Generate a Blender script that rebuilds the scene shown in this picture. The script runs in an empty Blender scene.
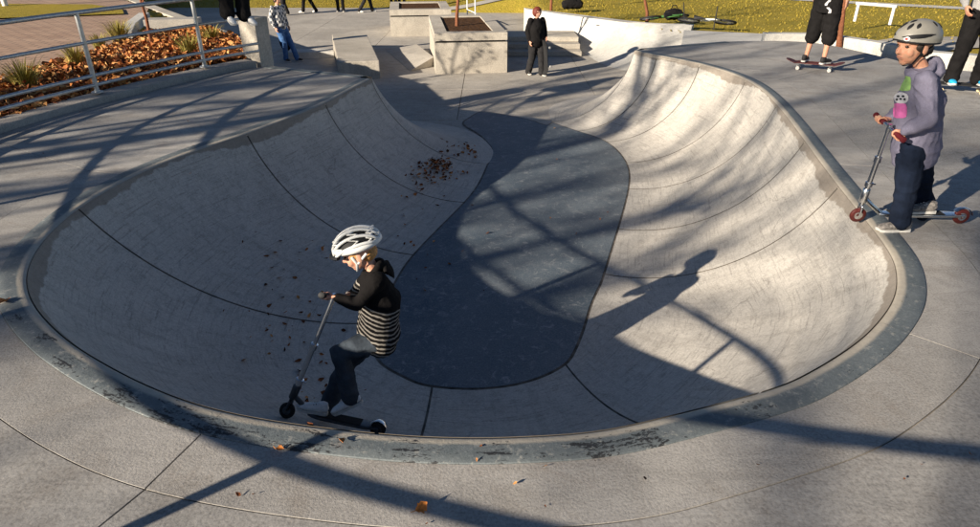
import bpy, bmesh, math, random
from mathutils import Vector, Matrix, noise
from mathutils.bvhtree import BVHTree
R = math.radians
V = Vector
random.seed(7)
scene = bpy.context.scene
COL = scene.collection

# ------------------------------------------------------------------ camera
CAM_H, PITCH, FPX, CXP, CYP = 1.9, R(27.19), 653.0, 490.0, 263.5
cam = bpy.data.cameras.new('Camera')
cam.sensor_width = 36.0
cam.lens = 24.0
cam.clip_start = 0.05
cam.clip_end = 3000
cam_o = bpy.data.objects.new('Camera', cam)
cam_o.location = (0, 0, CAM_H)
cam_o.rotation_euler = (R(90) - PITCH, 0, 0)
COL.objects.link(cam_o)
scene.camera = cam_o

# ------------------------------------------------------------------ light
SUN_AZ, SUN_EL = R(38.0), R(18.8)          # direction the light travels (from +x), height of the sun
world = bpy.data.worlds.new('World')
scene.world = world
world.use_nodes = True
wn = world.node_tree
bg = wn.nodes['Background']
sky = wn.nodes.new('ShaderNodeTexSky')
sky.sky_type = 'NISHITA'
sky.sun_disc = False
sky.sun_elevation = SUN_EL
sky.sun_rotation = math.atan2(-math.cos(SUN_AZ), -math.sin(SUN_AZ))
sky.altitude = 1600
sky.air_density = 0.7
sky.dust_density = 0.2
sky.ozone_density = 1.2
wn.links.new(sky.outputs[0], bg.inputs[0])
bg.inputs[1].default_value = 0.05
sun = bpy.data.lights.new('Sun', 'SUN')
sun.energy = 5.0
sun.angle = R(0.53)
sun.color = (1.0, 0.885, 0.73)
sun_o = bpy.data.objects.new('Sun', sun)
LDIR = V((math.cos(SUN_AZ) * math.cos(SUN_EL), math.sin(SUN_AZ) * math.cos(SUN_EL), -math.sin(SUN_EL)))
sun_o.rotation_euler = LDIR.to_track_quat('-Z', 'Y').to_euler()
sun_o.location = (-20, -15, 15)
COL.objects.link(sun_o)
scene.view_settings.view_transform = 'Standard'
scene.view_settings.look = 'None'
scene.view_settings.gamma = 1.0
scene.view_settings.exposure = 0.95

# ------------------------------------------------------------------ helpers
def ray(px, py):
    a, b = (px - CXP) / FPX, (CYP - py) / FPX
    return V((a, math.cos(PITCH) + b * math.sin(PITCH), -math.sin(PITCH) + b * math.cos(PITCH)))
def on_z(px, py, z=0.0):
    r = ray(px, py)
    t = (z - CAM_H) / r.z
    return V((r.x * t, r.y * t, z))
def at(px, py, Y):
    r = ray(px, py)
    t = Y / r.y
    return V((r.x * t, Y, CAM_H + r.z * t))
def smooth(m, angle=None):
    m.polygons.foreach_set('use_smooth', [True] * len(m.polygons))
def mesh_obj(name, verts, faces, mat, parent=None, uv=None, sm=False):
    m = bpy.data.meshes.new(name)
    m.from_pydata([tuple(v) for v in verts], [], faces)
    if uv:
        l = m.uv_layers.new(name='UVMap')
        for lp in m.loops:
            l.data[lp.index].uv = uv[lp.vertex_index]
    if mat: m.materials.append(mat)
    if sm: smooth(m)
    o = bpy.data.objects.new(name, m)
    COL.objects.link(o)
    if parent: o.parent = parent
    return o
def tag(o, label, cat, group=None):
    o['label'] = label
    o['category'] = cat
    if group: o['group'] = group
    return o
def thing(name, label, cat, loc=(0, 0, 0), rz=0, group=None):
    o = bpy.data.objects.new(name, None)
    COL.objects.link(o)
    o.location = loc
    o.rotation_euler = (0, 0, rz)
    o.empty_display_size = 0.2
    return tag(o, label, cat, group)
def struct(o):
    o['kind'] = 'structure'
    return o
def copy_tree(o, parent=None):
    c = o.copy()
    COL.objects.link(c)
    c.parent = parent
    for ch in list(o.children): copy_tree(ch, c)
    return c

class MB:
    """collects shapes for one mesh"""
    def __init__(s): s.v, s.f = [], []
    def add(s, vs, fs):
        n = len(s.v)
        s.v += [V(v) for v in vs]
        s.f += [tuple(i + n for i in f) for f in fs]
        return s
    def box(s, c, size, M=None):
        c = V(c); hx, hy, hz = (x / 2 for x in size)
        vs = [V((x, y, z)) for z in (-hz, hz) for y in (-hy, hy) for x in (-hx, hx)]
        if M: vs = [M @ v for v in vs]
        return s.add([c + v for v in vs], [(0, 2, 3, 1), (4, 5, 7, 6), (0, 1, 5, 4), (1, 3, 7, 5), (3, 2, 6, 7), (2, 0, 4, 6)])
    def prism(s, poly, z0, z1):
        n = len(poly)
        vs = [V((p[0], p[1], z0)) for p in poly] + [V((p[0], p[1], z1)) for p in poly]
        fs = [tuple(range(n - 1, -1, -1)), tuple(range(n, 2 * n))] + [(i, (i + 1) % n, n + (i + 1) % n, n + i) for i in range(n)]
        return s.add(vs, fs)
    def loft(s, path, radii, seg=8, lat=None, cap=True, pw=1.0):
        """closed tube; radii: float or (lateral, depth) ; lat: lateral vectors"""
        n = len(path); path = [V(p) for p in path]; vs = []
        prev = None
        for i, p in enumerate(path):
            t = (path[min(i + 1, n - 1)] - path[max(i - 1, 0)])
            t = t.normalized() if t.length > 1e-9 else V((0, 0, 1))
            if lat is not None:
                a = V(lat[i] if isinstance(lat, list) else lat)
            else:
                a = prev if prev is not None else (V((1, 0, 0)) if abs(t.x) < .8 else V((0, 1, 0)))
            a = (a - t * a.dot(t))
            if a.length < 1e-6: a = t.orthogonal()
            a.normalize(); b = t.cross(a); prev = a
            r = radii[i] if isinstance(radii, (list, tuple)) else radii
            ra, rb = r if isinstance(r, (list, tuple)) else (r, r)
            for k in range(seg):
                th = 2 * math.pi * k / seg
                c_, s_ = math.cos(th), math.sin(th)
                if pw != 1.0:
                    c_ = math.copysign(abs(c_) ** pw, c_); s_ = math.copysign(abs(s_) ** pw, s_)
                vs.append(p + a * (ra * c_) + b * (rb * s_))
        fs = []
        for i in range(n - 1):
            for k in range(seg):
                k2 = (k + 1) % seg
                fs.append((i * seg + k, i * seg + k2, (i + 1) * seg + k2, (i + 1) * seg + k))
        if cap:
            fs.append(tuple(range(seg - 1, -1, -1)))
            fs.append(tuple((n - 1) * seg + k for k in range(seg)))
        return s.add(vs, fs)
    def capsule(s, a, b, ra, rb, seg=10):
        a, b = V(a), V(b); d = b - a
        L = d.length
        if L < 1e-6: return s.ball(a, (ra, ra, ra))
        d /= L
        path, rad = [], []
        for q in (-0.96, -0.75, -0.4, 0): path.append(a + d * ra * q); rad.append(ra * math.sqrt(1 - q * q))
        for q in (0, 0.4, 0.75, 0.96): path.append(b + d * rb * q); rad.append(rb * math.sqrt(1 - q * q))
        return s.loft(path, rad, seg)
    def chain(s, pts, rad, seg=10):
        for i in range(len(pts) - 1): s.capsule(pts[i], pts[i + 1], rad[i], rad[i + 1], seg)
        return s
    def ball(s, c, r, M=None, u=12, w=8):
        c = V(c); vs = []; fs = []
        for j in range(1, w):
            ph = math.pi * j / w
            for i in range(u):
                th = 2 * math.pi * i / u
                v = V((r[0] * math.sin(ph) * math.cos(th), r[1] * math.sin(ph) * math.sin(th), r[2] * math.cos(ph)))
                vs.append(c + (M @ v if M else v))
        t = V((0, 0, r[2])); b = V((0, 0, -r[2]))
        vs += [c + (M @ t if M else t), c + (M @ b if M else b)]
        T, B = len(vs) - 2, len(vs) - 1
        for j in range(w - 2):
            for i in range(u):
                i2 = (i + 1) % u
                fs.append((j * u + i, (j + 1) * u + i, (j + 1) * u + i2, j * u + i2))
        for i in range(u):
            i2 = (i + 1) % u
            fs.append((T, i, i2)); fs.append((B, (w - 2) * u + i2, (w - 2) * u + i))
        return s.add(vs, fs)
    def lathe(s, c, axis, prof, seg=20, ref=None):
        """prof: list of (offset along axis, radius)"""
        c, axis = V(c), V(axis).normalized()
        return s.loft([c + axis * o for o, r in prof], [max(r, 1e-4) for o, r in prof], seg, lat=V(ref) if ref else axis.orthogonal())
    def build(s, name, mat, parent=None, sm=False, bevel=0, inv=None):
        vs = s.v
        if inv is not None: vs = [inv @ v for v in vs]
        o = mesh_obj(name, vs, s.f, mat, parent, sm=sm)
        if bevel:
            bm = bmesh.new(); bm.from_mesh(o.data)
            bmesh.ops.recalc_face_normals(bm, faces=bm.faces)
            bmesh.ops.bevel(bm, geom=[e for e in bm.edges if len(e.link_faces) == 2 and e.calc_face_angle(0) > R(35)], offset=bevel, segments=2, affect='EDGES', profile=.7)
            bm.to_mesh(o.data); bm.free()
        elif sm:
            bm = bmesh.new(); bm.from_mesh(o.data)
            bmesh.ops.recalc_face_normals(bm, faces=bm.faces)
            bm.to_mesh(o.data); bm.free()
            o.data.set_sharp_from_angle(angle=R(50))
        return o

def catmull(P, m):
    """dense Catmull-Rom through P, m steps per interval"""
    P = [V(p) for p in P]; out = []
    n = len(P)
    for i in range(n - 1):
        p0 = P[i - 1] if i > 0 else P[i] * 2 - P[i + 1]
        p1, p2 = P[i], P[i + 1]
        p3 = P[i + 2] if i + 2 < n else P[i + 1] * 2 - P[i]
        for k in range(m):
            t = k / m
            out.append(0.5 * ((2 * p1) + (p2 - p0) * t + (2 * p0 - 5 * p1 + 4 * p2 - p3) * t * t + (3 * p1 - p0 - 3 * p2 + p3) * t ** 3))
    out.append(P[-1].copy())
    return out
def relax(P, it):
    for _ in range(it):
        Q = [p.copy() for p in P]
        for i in range(1, len(P) - 1): Q[i] = P[i] * .5 + (P[i - 1] + P[i + 1]) * .25
        P = Q
    return P

# ------------------------------------------------------------------ materials
class NT:
    def __init__(s, name, rough=.8, spec=.3):
        s.m = bpy.data.materials.new(name); s.m.use_nodes = True
        s.t = s.m.node_tree; s.b = s.t.nodes['Principled BSDF']
        s.b.inputs['Roughness'].default_value = rough
        s.b.inputs['Specular IOR Level'].default_value = spec
    def n(s, typ, **kw):
        nd = s.t.nodes.new(typ)
        for k, v in kw.items(): setattr(nd, k, v)
        return nd
    def l(s, a, b): s.t.links.new(a, b)
    def coord(s, which='Object', scale=None):
        c = s.n('ShaderNodeTexCoord').outputs[which]
        if scale:
            mp = s.n('ShaderNodeMapping'); s.l(c, mp.inputs[0]); mp.inputs['Scale'].default_value = scale
            c = mp.outputs[0]
        return c
    def noise(s, co, scale, detail=4, rough=.55, dist=0):
        nd = s.n('ShaderNodeTexNoise'); s.l(co, nd.inputs['Vector'])
        nd.inputs['Scale'].default_value = scale; nd.inputs['Detail'].default_value = detail
        nd.inputs['Roughness'].default_value = rough; nd.inputs['Distortion'].default_value = dist
        return nd.outputs[0]
    def ramp(s, f, stops):
        r = s.n('ShaderNodeValToRGB'); s.l(f, r.inputs[0])
        e = r.color_ramp.elements
        while len(e) < len(stops): e.new(.5)
        for el, (p, c) in zip(e, stops):
            el.position = p
            el.color = (c, c, c, 1) if isinstance(c, (int, float)) else (*c, 1)
        return r.outputs[0]
    def mix(s, f, a, b, mode='MIX'):
        x = s.n('ShaderNodeMix', data_type='RGBA', blend_type=mode)
        for sock, val in ((0, f), (6, a), (7, b)):
            if isinstance(val, (int, float)): x.inputs[sock].default_value = val
            elif isinstance(val, tuple): x.inputs[sock].default_value = (*val, 1)
            else: s.l(val, x.inputs[sock])
        return x.outputs[2]
    def math(s, op, a, b=0.0):
        x = s.n('ShaderNodeMath', operation=op)
        for i, val in enumerate((a, b)):
            if isinstance(val, (int, float)): x.inputs[i].default_value = val
            else: s.l(val, x.inputs[i])
        return x.outputs[0]
    def col(s, c):
        if isinstance(c, tuple): s.b.inputs['Base Color'].default_value = (*c, 1)
        else: s.l(c, s.b.inputs['Base Color'])
    def bump(s, h, strength=.3, dist=.01):
        bn = s.n('ShaderNodeBump'); s.l(h, bn.inputs['Height'])
        bn.inputs['Strength'].default_value = strength; bn.inputs['Distance'].default_value = dist
        s.l(bn.outputs[0], s.b.inputs['Normal'])
    def sepuv(s):
        sp = s.n('ShaderNodeSeparateXYZ'); s.l(s.coord('UV'), sp.inputs[0]); return sp.outputs

def cracks(t, co, c, dark, sc=.42):
    d = t.n('ShaderNodeVectorMath', operation='ADD'); nz = t.n('ShaderNodeTexNoise'); t.l(co, nz.inputs['Vector']); nz.inputs['Scale'].default_value = 1.6; nz.inputs['Detail'].default_value = 7
    t.l(co, d.inputs[0]); t.l(nz.outputs[1], d.inputs[1])
    v = t.n('ShaderNodeTexVoronoi', feature='DISTANCE_TO_EDGE'); t.l(d.outputs[0], v.inputs['Vector']); v.inputs['Scale'].default_value = sc
    k = t.math('MULTIPLY', t.ramp(v.outputs[0], [(.0, .5), (.003, 0)]), t.ramp(t.noise(co, .7, 3, .5), [(.54, 0), (.62, 1)]))
    return t.mix(k, c, dark)
def concrete(name, lo, hi, tint=None, rough=.82, fine=60, bumpd=.004, stain=.5, warm=.5):
    t = NT(name, rough)
    co = t.coord('Object')
    big = t.noise(co, .55, 6, .6, .6)
    mid = t.noise(co, 3.2, 8, .68, .3)
    fin = t.noise(co, fine, 3, .7)
    c = t.mix(t.ramp(big, [(.36, 0), (.62, 1)]), tuple(x * .88 for x in lo), tuple(x * 1.06 for x in hi))
    c = t.mix(t.ramp(mid, [(.38, .55), (.5, 0), (.66, .45)]), c, tuple(x * .62 for x in lo))
    st = t.noise(t.coord('Object', (1, 1, 1)), 1.15, 9, .75, 1.5)
    c = t.mix(t.math('MULTIPLY', t.ramp(st, [(.5, 0), (.64, 1)]), stain), c, (lo[0] * .62 * (1 + .15 * warm), lo[1] * .58, lo[2] * .5))
    m2 = t.noise(co, 8.5, 8, .74, .8)
    c = t.mix(t.ramp(m2, [(.36, .5), (.47, 0), (.58, 0), (.70, .4)]), c, t.mix(big, tuple(x * .55 for x in lo), tuple(min(1, x * 1.25) for x in hi)))
    trw = t.noise(t.coord('Object', (1.1, 9, 1)), 1.0, 7, .72, 1.6)
    c = t.mix(t.ramp(trw, [(.40, .35), (.5, 0)]), c, tuple(x * .6 for x in lo))
    c = t.mix(.3, c, t.ramp(fin, [(.34, tuple(x * .45 for x in lo)), (.52, hi), (.68, tuple(min(1, x * 1.4) for x in hi))]))
    sp = t.ramp(t.noise(co, 140, 2, .6), [(.66, 0), (.74, 1)])
    c = t.mix(t.math('MULTIPLY', sp, .4), c, tuple(x * .25 for x in lo))
    c = cracks(t, co, c, tuple(x * .3 for x in lo))
    t.col(c)
    t.bump(t.math('ADD', t.math('MULTIPLY', fin, .6), mid), .45, bumpd)
    return t.m
def plain(name, c, rough=.6, metal=0, var=.18, scale=30, spec=.3, bump=0.0, bscale=None):
    t = NT(name, rough, spec)
    co = t.coord('Object')
    f = t.noise(co, scale, 4, .6)
    t.col(t.mix(t.ramp(f, [(.3, 0), (.7, 1)]), tuple(x * (1 - var) for x in c), tuple(min(1, x * (1 + var)) for x in c)))
    t.b.inputs['Metallic'].default_value = metal
    if bump: t.bump(t.noise(co, bscale or scale * 2, 3, .6), .5, bump)
    return t.m
def fabric(name, c, var=.25, weave=420, wr=18):
    t = NT(name, .93, .12)
    co = t.coord('Object')
    a = t.noise(co, 9, 4, .6); w = t.noise(co, weave, 2, .5)
    k = t.mix(t.ramp(a, [(.3, 0), (.7, 1)]), tuple(x * (1 - var) for x in c), tuple(min(1, x * (1 + var)) for x in c))
    k = t.mix(.35, k, t.ramp(w, [(.35, tuple(x * .5 for x in c)), (.65, tuple(min(1, x * 1.4) for x in c))]))
    t.col(k)
    t.bump(t.math('ADD', t.math('MULTIPLY', w, .15), t.noise(co, wr, 5, .65, 1.2)), .6, .012)
    return t.m

M = {}
M['deck'] = concrete('deck_concrete', (.30, .285, .265), (.43, .41, .38), stain=.55, bumpd=.006)
M['deck2'] = concrete('ring_concrete', (.32, .302, .277), (.455, .43, .395), stain=.6, bumpd=.008, fine=90)
M['plaza'] = concrete('plaza_concrete', (.36, .33, .29), (.50, .46, .40), stain=.25)
M['ledge'] = concrete('cast_concrete', (.40, .36, .30), (.54, .49, .41), stain=.25, fine=40)
M['bank'] = concrete('bank_concrete', (.50, .48, .44), (.62, .60, .55), stain=.12)
M['kerb'] = concrete('kerb_concrete', (.38, .35, .31), (.50, .46, .41), stain=.2)
M['joint'] = plain('joint_sealant', (.15, .13, .108), .95, var=.6, scale=9)
M['joint_deck'] = plain('deck_joint_filler', (.22, .19, .155), .95, var=.6, scale=5)
M['gap_shade'] = plain('painted_reveal_shade', (.03, .028, .025), .95)  # near-black colour paints the shade inside the planter's reveal

def wall_mat():
    t = NT('bowl_wall_concrete', .72, .35)
    co = t.coord('Object'); u = t.sepuv()
    uvn = t.coord('UV', (1, .25, 1))
    big = t.noise(co, .8, 6, .62, .5)
    streak = t.noise(t.coord('UV', (7, .9, 1)), 1.0, 7, .7, .4)
    scr = t.noise(t.coord('UV', (2.5, 34, 1)), 1.0, 5, .7, 1.1)
    fin = t.noise(co, 70, 4, .7)
    c = t.mix(t.ramp(big, [(.3, 0), (.7, 1)]), (.47, .44, .395), (.64, .60, .535))
    c = t.mix(t.ramp(streak, [(.35, .5), (.5, 0), (.68, .3)]), c, (.30, .27, .235))
    c = t.mix(t.ramp(scr, [(.55, 0), (.70, .65)]), c, (.25, .225, .20))
    c = t.mix(t.ramp(t.noise(co, 2.1, 8, .75, 1.8), [(.53, 0), (.68, .45)]), c, (.27, .235, .195))
    c = t.mix(t.ramp(t.noise(co, 11, 9, .78, .6), [(.40, .42), (.5, 0), (.62, 0), (.72, .25)]), c, (.22, .20, .175))
    tl = t.n('ShaderNodeMapping'); t.l(t.coord('UV'), tl.inputs[0]); tl.inputs['Rotation'].default_value = (0, 0, .62); tl.inputs['Scale'].default_value = (2.2, 46, 1)
    tr = t.noise(tl.outputs[0], 1.0, 6, .75, .9)
    c = t.mix(t.ramp(tr, [(.36, .75), (.46, 0), (.59, 0), (.70, .4)]), c, (.20, .18, .16))
    c = t.mix(.3, c, t.ramp(fin, [(.34, (.17, .16, .145)), (.52, (.50, .47, .425)), (.68, (.74, .71, .64))]))
    c = cracks(t, co, c, (.13, .115, .10))
    # worn brown band just under the lip, ragged lower edge
    wob = t.math('MULTIPLY', t.noise(t.coord('UV', (6, 6, 1)), 1.0, 3, .6), .12)
    wob2 = t.math('MULTIPLY', t.noise(t.coord('UV', (.6, 0, 1)), 1.0, 1, .5), .36)
    edge = t.math('SUBTRACT', t.math('ADD', wob, wob2), u[1])
    k = t.ramp(edge, [(.17, 0), (.185, 1)])
    k = t.math('MULTIPLY', k, t.ramp(u[1], [(.17, 1), (.23, 0)]))
    c = t.mix(t.math('MULTIPLY', k, .72), c, t.mix(t.noise(co, 16, 6, .7), (.13, .105, .08), (.27, .22, .17)))
    t.col(c)
    t.bump(t.math('ADD', t.math('MULTIPLY', fin, .5), t.math('ADD', streak, scr)), .35, .004)
    return t.m
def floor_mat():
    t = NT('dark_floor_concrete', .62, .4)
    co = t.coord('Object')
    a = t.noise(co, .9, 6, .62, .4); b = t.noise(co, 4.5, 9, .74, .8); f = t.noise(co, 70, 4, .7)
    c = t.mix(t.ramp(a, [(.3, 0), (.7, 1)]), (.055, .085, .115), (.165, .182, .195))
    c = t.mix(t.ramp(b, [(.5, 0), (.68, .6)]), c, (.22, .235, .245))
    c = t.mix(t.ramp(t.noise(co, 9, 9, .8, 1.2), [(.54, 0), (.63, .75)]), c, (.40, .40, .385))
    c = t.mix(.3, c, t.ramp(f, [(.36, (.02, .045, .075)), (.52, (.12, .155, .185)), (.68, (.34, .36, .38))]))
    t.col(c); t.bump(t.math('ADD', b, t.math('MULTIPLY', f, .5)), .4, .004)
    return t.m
def coping_mat():
    t = NT('coping_concrete', .6, .4)
    co = t.coord('Object'); u = t.sepuv()
    a = t.noise(co, 5, 7, .7, .4); f = t.noise(co, 70, 5, .72)
    c = t.mix(t.ramp(a, [(.32, 0), (.68, 1)]), (.075, .095, .105), (.17, .19, .195))
    c = t.mix(.4, c, t.ramp(f, [(.3, (.10, .11, .11)), (.55, (.16, .18, .185)), (.75, (.38, .39, .375))]))
    c = t.mix(t.ramp(t.noise(co, 22, 6, .75), [(.56, 0), (.66, .5)]), c, (.45, .43, .38))
    # pale inner lip: light caught by the rounded edge, painted into the colour
    lip = t.ramp(t.math('ADD', u[1], t.math('MULTIPLY', t.noise(co, 9, 5, .7), .02)), [(.05, 1), (.068, 0)])
    c = t.mix(t.math('MULTIPLY', lip, .85), c, t.mix(t.noise(co, 18, 5, .7), (.36, .31, .24), (.62, .56, .46)))
    # black rubbed paint where riders grind, scraped along the rim
    w = t.n('ShaderNodeAttribute', attribute_name='wear').outputs['Fac']
    g = t.noise(t.coord('UV', (5, 30, 1)), 1.0, 8, .78, .7)
    g2 = t.noise(t.coord('UV', (45, 60, 1)), 1.0, 4, .7)
    s = t.math('ADD', t.math('ADD', t.math('MULTIPLY', g, 1.1), t.math('MULTIPLY', g2, .6)), w)
    k = t.ramp(t.math('MULTIPLY', s, .5), [(.522, 0), (.537, 1)])
    c = t.mix(t.math('MULTIPLY', k, .95), c, t.mix(g2, (.008, .008, .009), (.03, .03, .032)))
    t.col(c); t.bump(t.math('ADD', a, t.math('MULTIPLY', f, .8)), .55, .006)
    return t.m
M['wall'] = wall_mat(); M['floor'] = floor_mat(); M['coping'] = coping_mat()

def grass_mat(name, a, b, c_):
    t = NT(name, .9, .1)
    co = t.coord('Object')
    n1 = t.noise(co, .35, 6, .65, .5); n2 = t.noise(co, 5, 8, .75); n3 = t.noise(t.coord('Object', (40, 40, 8)), 1, 3, .6)
    c = t.mix(t.ramp(n1, [(.35, 0), (.65, 1)]), a, b)
    c = t.mix(t.ramp(n2, [(.45, 0), (.7, .8)]), c, c_)
    c = t.mix(.4, c, t.ramp(n3, [(.3, tuple(x * .35 for x in a)), (.7, tuple(x * 1.5 for x in b))]))
    t.col(c); t.bump(t.math('ADD', n2, n3), .8, .05)
    return t.m
M['lawn'] = grass_mat('lawn_turf', (.24, .205, .03), (.40, .30, .045), (.42, .29, .06))
M['blade'] = grass_mat('lawn_blades', (.26, .22, .035), (.44, .33, .055), (.48, .34, .08))
def paver_mat():
    t = NT('brick_pavers', .85, .2)
    co = t.coord('Object')
    b = t.n('ShaderNodeTexBrick'); t.l(co, b.inputs['Vector'])
    b.inputs['Scale'].default_value = 1; b.inputs['Brick Width'].default_value = .30; b.inputs['Row Height'].default_value = .15
    b.inputs['Mortar Size'].default_value = .016
    b.inputs['Color1'].default_value = (.50, .33, .23, 1); b.inputs['Color2'].default_value = (.36, .23, .165, 1); b.inputs['Mortar'].default_value = (.13, .10, .08, 1)
    c = t.mix(.3, b.outputs[0], t.ramp(t.noise(co, 1.2, 7, .7), [(.3, (.24, .16, .115)), (.7, (.58, .43, .32))]))
    t.col(c); t.bump(b.outputs[1], -.6, .01)
    return t.m
M['paver'] = paver_mat()
M['ground_dark_grey'] = concrete('ground_dark_grey', (.035, .037, .042), (.055, .056, .06), stain=.2)
def soil_mat():
    t = NT('bed_soil', .95, .1)
    co = t.coord('Object'); n = t.noise(co, 14, 8, .7)
    t.col(t.ramp(n, [(.3, (.03, .016, .009)), (.55, (.10, .05, .022)), (.75, (.22, .10, .035))])); t.bump(n, 1, .05)
    return t.m
M['soil'] = soil_mat()
def leaf_mat(name, stops):
    t = NT(name, .75, .25)
    r = t.n('ShaderNodeObjectInfo').outputs['Random']
    a = t.n('ShaderNodeAttribute', attribute_name='tint').outputs['Fac']
    t.col(t.ramp(a, stops))
    return t.m
M['leaf'] = leaf_mat('dry_leaves', [(0, (.07, .02, .008)), (.35, (.26, .075, .02)), (.65, (.48, .18, .045)), (1, (.70, .42, .17))])
M['leaf_dark'] = leaf_mat('dark_dry_leaves', [(0, (.05, .018, .008)), (.45, (.19, .06, .02)), (.8, (.36, .14, .045)), (1, (.52, .26, .09))])
M['leaf_orange'] = plain('orange_leaf', (.55, .20, .045), .7, var=.4, scale=60)
M['tuft'] = leaf_mat('ornamental_grass', [(0, (.10, .09, .018)), (.5, (.30, .25, .05)), (1, (.55, .45, .14))])
M['galv'] = plain('galvanised_steel', (.52, .53, .52), .42, .75, var=.2, scale=25)
M['white_paint'] = plain('white_paint', (.78, .77, .74), .5)
M['bark'] = plain('sapling_bark', (.20, .075, .035), .85, var=.4, scale=25, bump=.01)
M['bark_grey'] = plain('grey_bark', (.13, .10, .075), .9, var=.4, scale=12, bump=.02)

# ------------------------------------------------------------------ the bowl: rim and floor line, traced where they stand
DEPTH = 1.2
PAIRS = [((371, 79), (487, 164)), ((348, 91), (478, 184)), ((326, 103), (464, 202)), ((286, 119.5), (440, 226)), ((247, 134), (411, 256)),
 ((200, 149.5), (398, 275)), ((152, 168), (390, 290)), ((114, 187), (384, 306)), ((78, 209), (378, 323)), ((49, 235), (374, 338)),
 ((34, 256), (373, 348)), ((27, 276), (374, 356)), ((30, 296), (378, 362)), ((42, 315), (382, 366)), ((61, 334), (388, 370)),
 ((87, 353), (395, 374)), ((148, 386), (405, 379)), ((235, 415), (416, 384)), ((382, 434), (431, 387.5)), ((471, 437.5), (460, 390)),
 ((528, 436), (490, 389.5)), ((600, 431), (520, 385)), ((671, 415), (545, 377)), ((765, 391), (567, 365)), ((806, 374), (576, 352)),
 ((852, 346), (585, 330)), ((877, 323), (590, 312)), ((894, 298), (594, 301)), ((896, 273), (598, 292)), ((885, 245), (601, 286)),
 ((838, 187), (604, 278)), ((805, 142), (619, 229)), ((777, 105), (630, 188)), ((748, 80), (628.5, 163)), ((700, 64), (608, 141)),
 ((655, 55.5), (578, 131)), ((634, 51), (552, 122))]
OUTER = [(-3.45, 10.4), (-3.75, 9.95), (-4.05, 9.4), (-4.42, 8.6), (-4.72, 7.9), (-4.93, 7.3), (-5.06, 6.7), (-5.12, 6.0), (-5.1, 5.2), (-4.95, 4.5),
 (-4.8, 4.0), (-4.65, 3.55), (-4.45, 3.1), (-4.2, 2.65), (-3.9, 2.2), (-3.5, 1.72), (-2.7, 1.08), (-1.7, .68), (-.6, .36), (.2, .22),
 (.9, .15), (1.9, .1), (3.0, .1), (4.6, .1), (5.6, .3), (7.5, .8), (9, 1.5), (10.5, 2.6), (11.5, 4), (12, 5.5),
 (12, 8), (10, 9.3), (7.0, 10.0), (6.5, 11.3), (6.0, 12.8), (4.4, 12.85), (3.0, 12.2)]
STEP = 8
rim = relax(catmull([on_z(*a, 0) for a, b in PAIRS], STEP), 14)
base = relax(catmull([on_z(*b, -DEPTH) for a, b in PAIRS], STEP), 14)
outer = relax(catmull([V((x, y, 0)) for x, y in OUTER], STEP), 6)
NR = len(rim)
def slen(P):
    s = [0]
    for i in range(1, len(P)): s.append(s[-1] + (P[i] - P[i - 1]).length)
    return s
rs = slen(rim)
rnorm = []
for i in range(NR):
    t = (rim[min(i + 1, NR - 1)] - rim[max(i - 1, 0)]).normalized()
    n = V((-t.y, t.x, 0))
    if n.dot(outer[i] - rim[i]) < 0: n = -n
    rnorm.append(n)
SEC = 22
def section(rp, bp, drop=0.0):
    """points from lip to floor line along a circular transition, with arc distance"""
    h = V((bp.x - rp.x, bp.y - rp.y, 0)); w = h.length; h /= w
    Rr = (w * w + DEPTH * DEPTH) / (2 * DEPTH); a1 = math.asin(min(1, w / Rr))
    out = []
    for k in range(SEC + 1):
        a = a1 * (1 - k / SEC)
        d = w - Rr * math.sin(a); z = -DEPTH + Rr - Rr * math.cos(a)
        p = V((rp.x, rp.y, 0)) + h * d + V((0, 0, z))
        if drop:
            nrm = -(h * math.sin(a)) + V((0, 0, -1)) * math.cos(a)
            p += nrm * drop
        out.append((p, Rr * (a1 - a)))
    return out
def wall_panel(rlist, blist, slist, gap, name, parent, u0=0):
    """one cast panel between two joints: a curved sheet with turned-down edges"""
    n = len(rlist); vs, fs, uv = [], [], []
    for i in range(n):
        rp, bp = rlist[i], blist[i]
        if i == 0: g = gap
        elif i == n - 1: g = -gap
        else: g = 0
        if g:
            j = 1 if i == 0 else n - 2
            td = (rlist[j] - rlist[i]).normalized() * abs(g); tb = (blist[j] - blist[i])
            tb = tb.normalized() * min(abs(g), tb.length * .4)
            rp, bp = rp + td, bp + tb
        for p, d in section(rp, bp):
            vs.append(p); uv.append((slist[i], d))
    K = SEC + 1
    for i in range(n - 1):
        for k in range(SEC):
            fs.append((i * K + k, (i + 1) * K + k, (i + 1) * K + k + 1, i * K + k + 1))
    o = mesh_obj(name, vs, fs, M['wall'], parent, uv, True)
    o.data.set_sharp_from_angle(angle=R(40))
    return o
bowl = bpy.data.objects.new('bowl_wall', None); COL.objects.link(bowl); struct(bowl)
SEAMS = [0, 2, 4, 8, 18, 23, 30, 31, 32, 33, 34, 35, 36]
for a, b in zip(SEAMS[:-1], SEAMS[1:]):
    i0, i1 = a * STEP, b * STEP
    wall_panel(rim[i0:i1 + 1], base[i0:i1 + 1], rs[i0:i1 + 1], .009 if a < 30 else .009, 'wall_panel', bowl)
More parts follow.
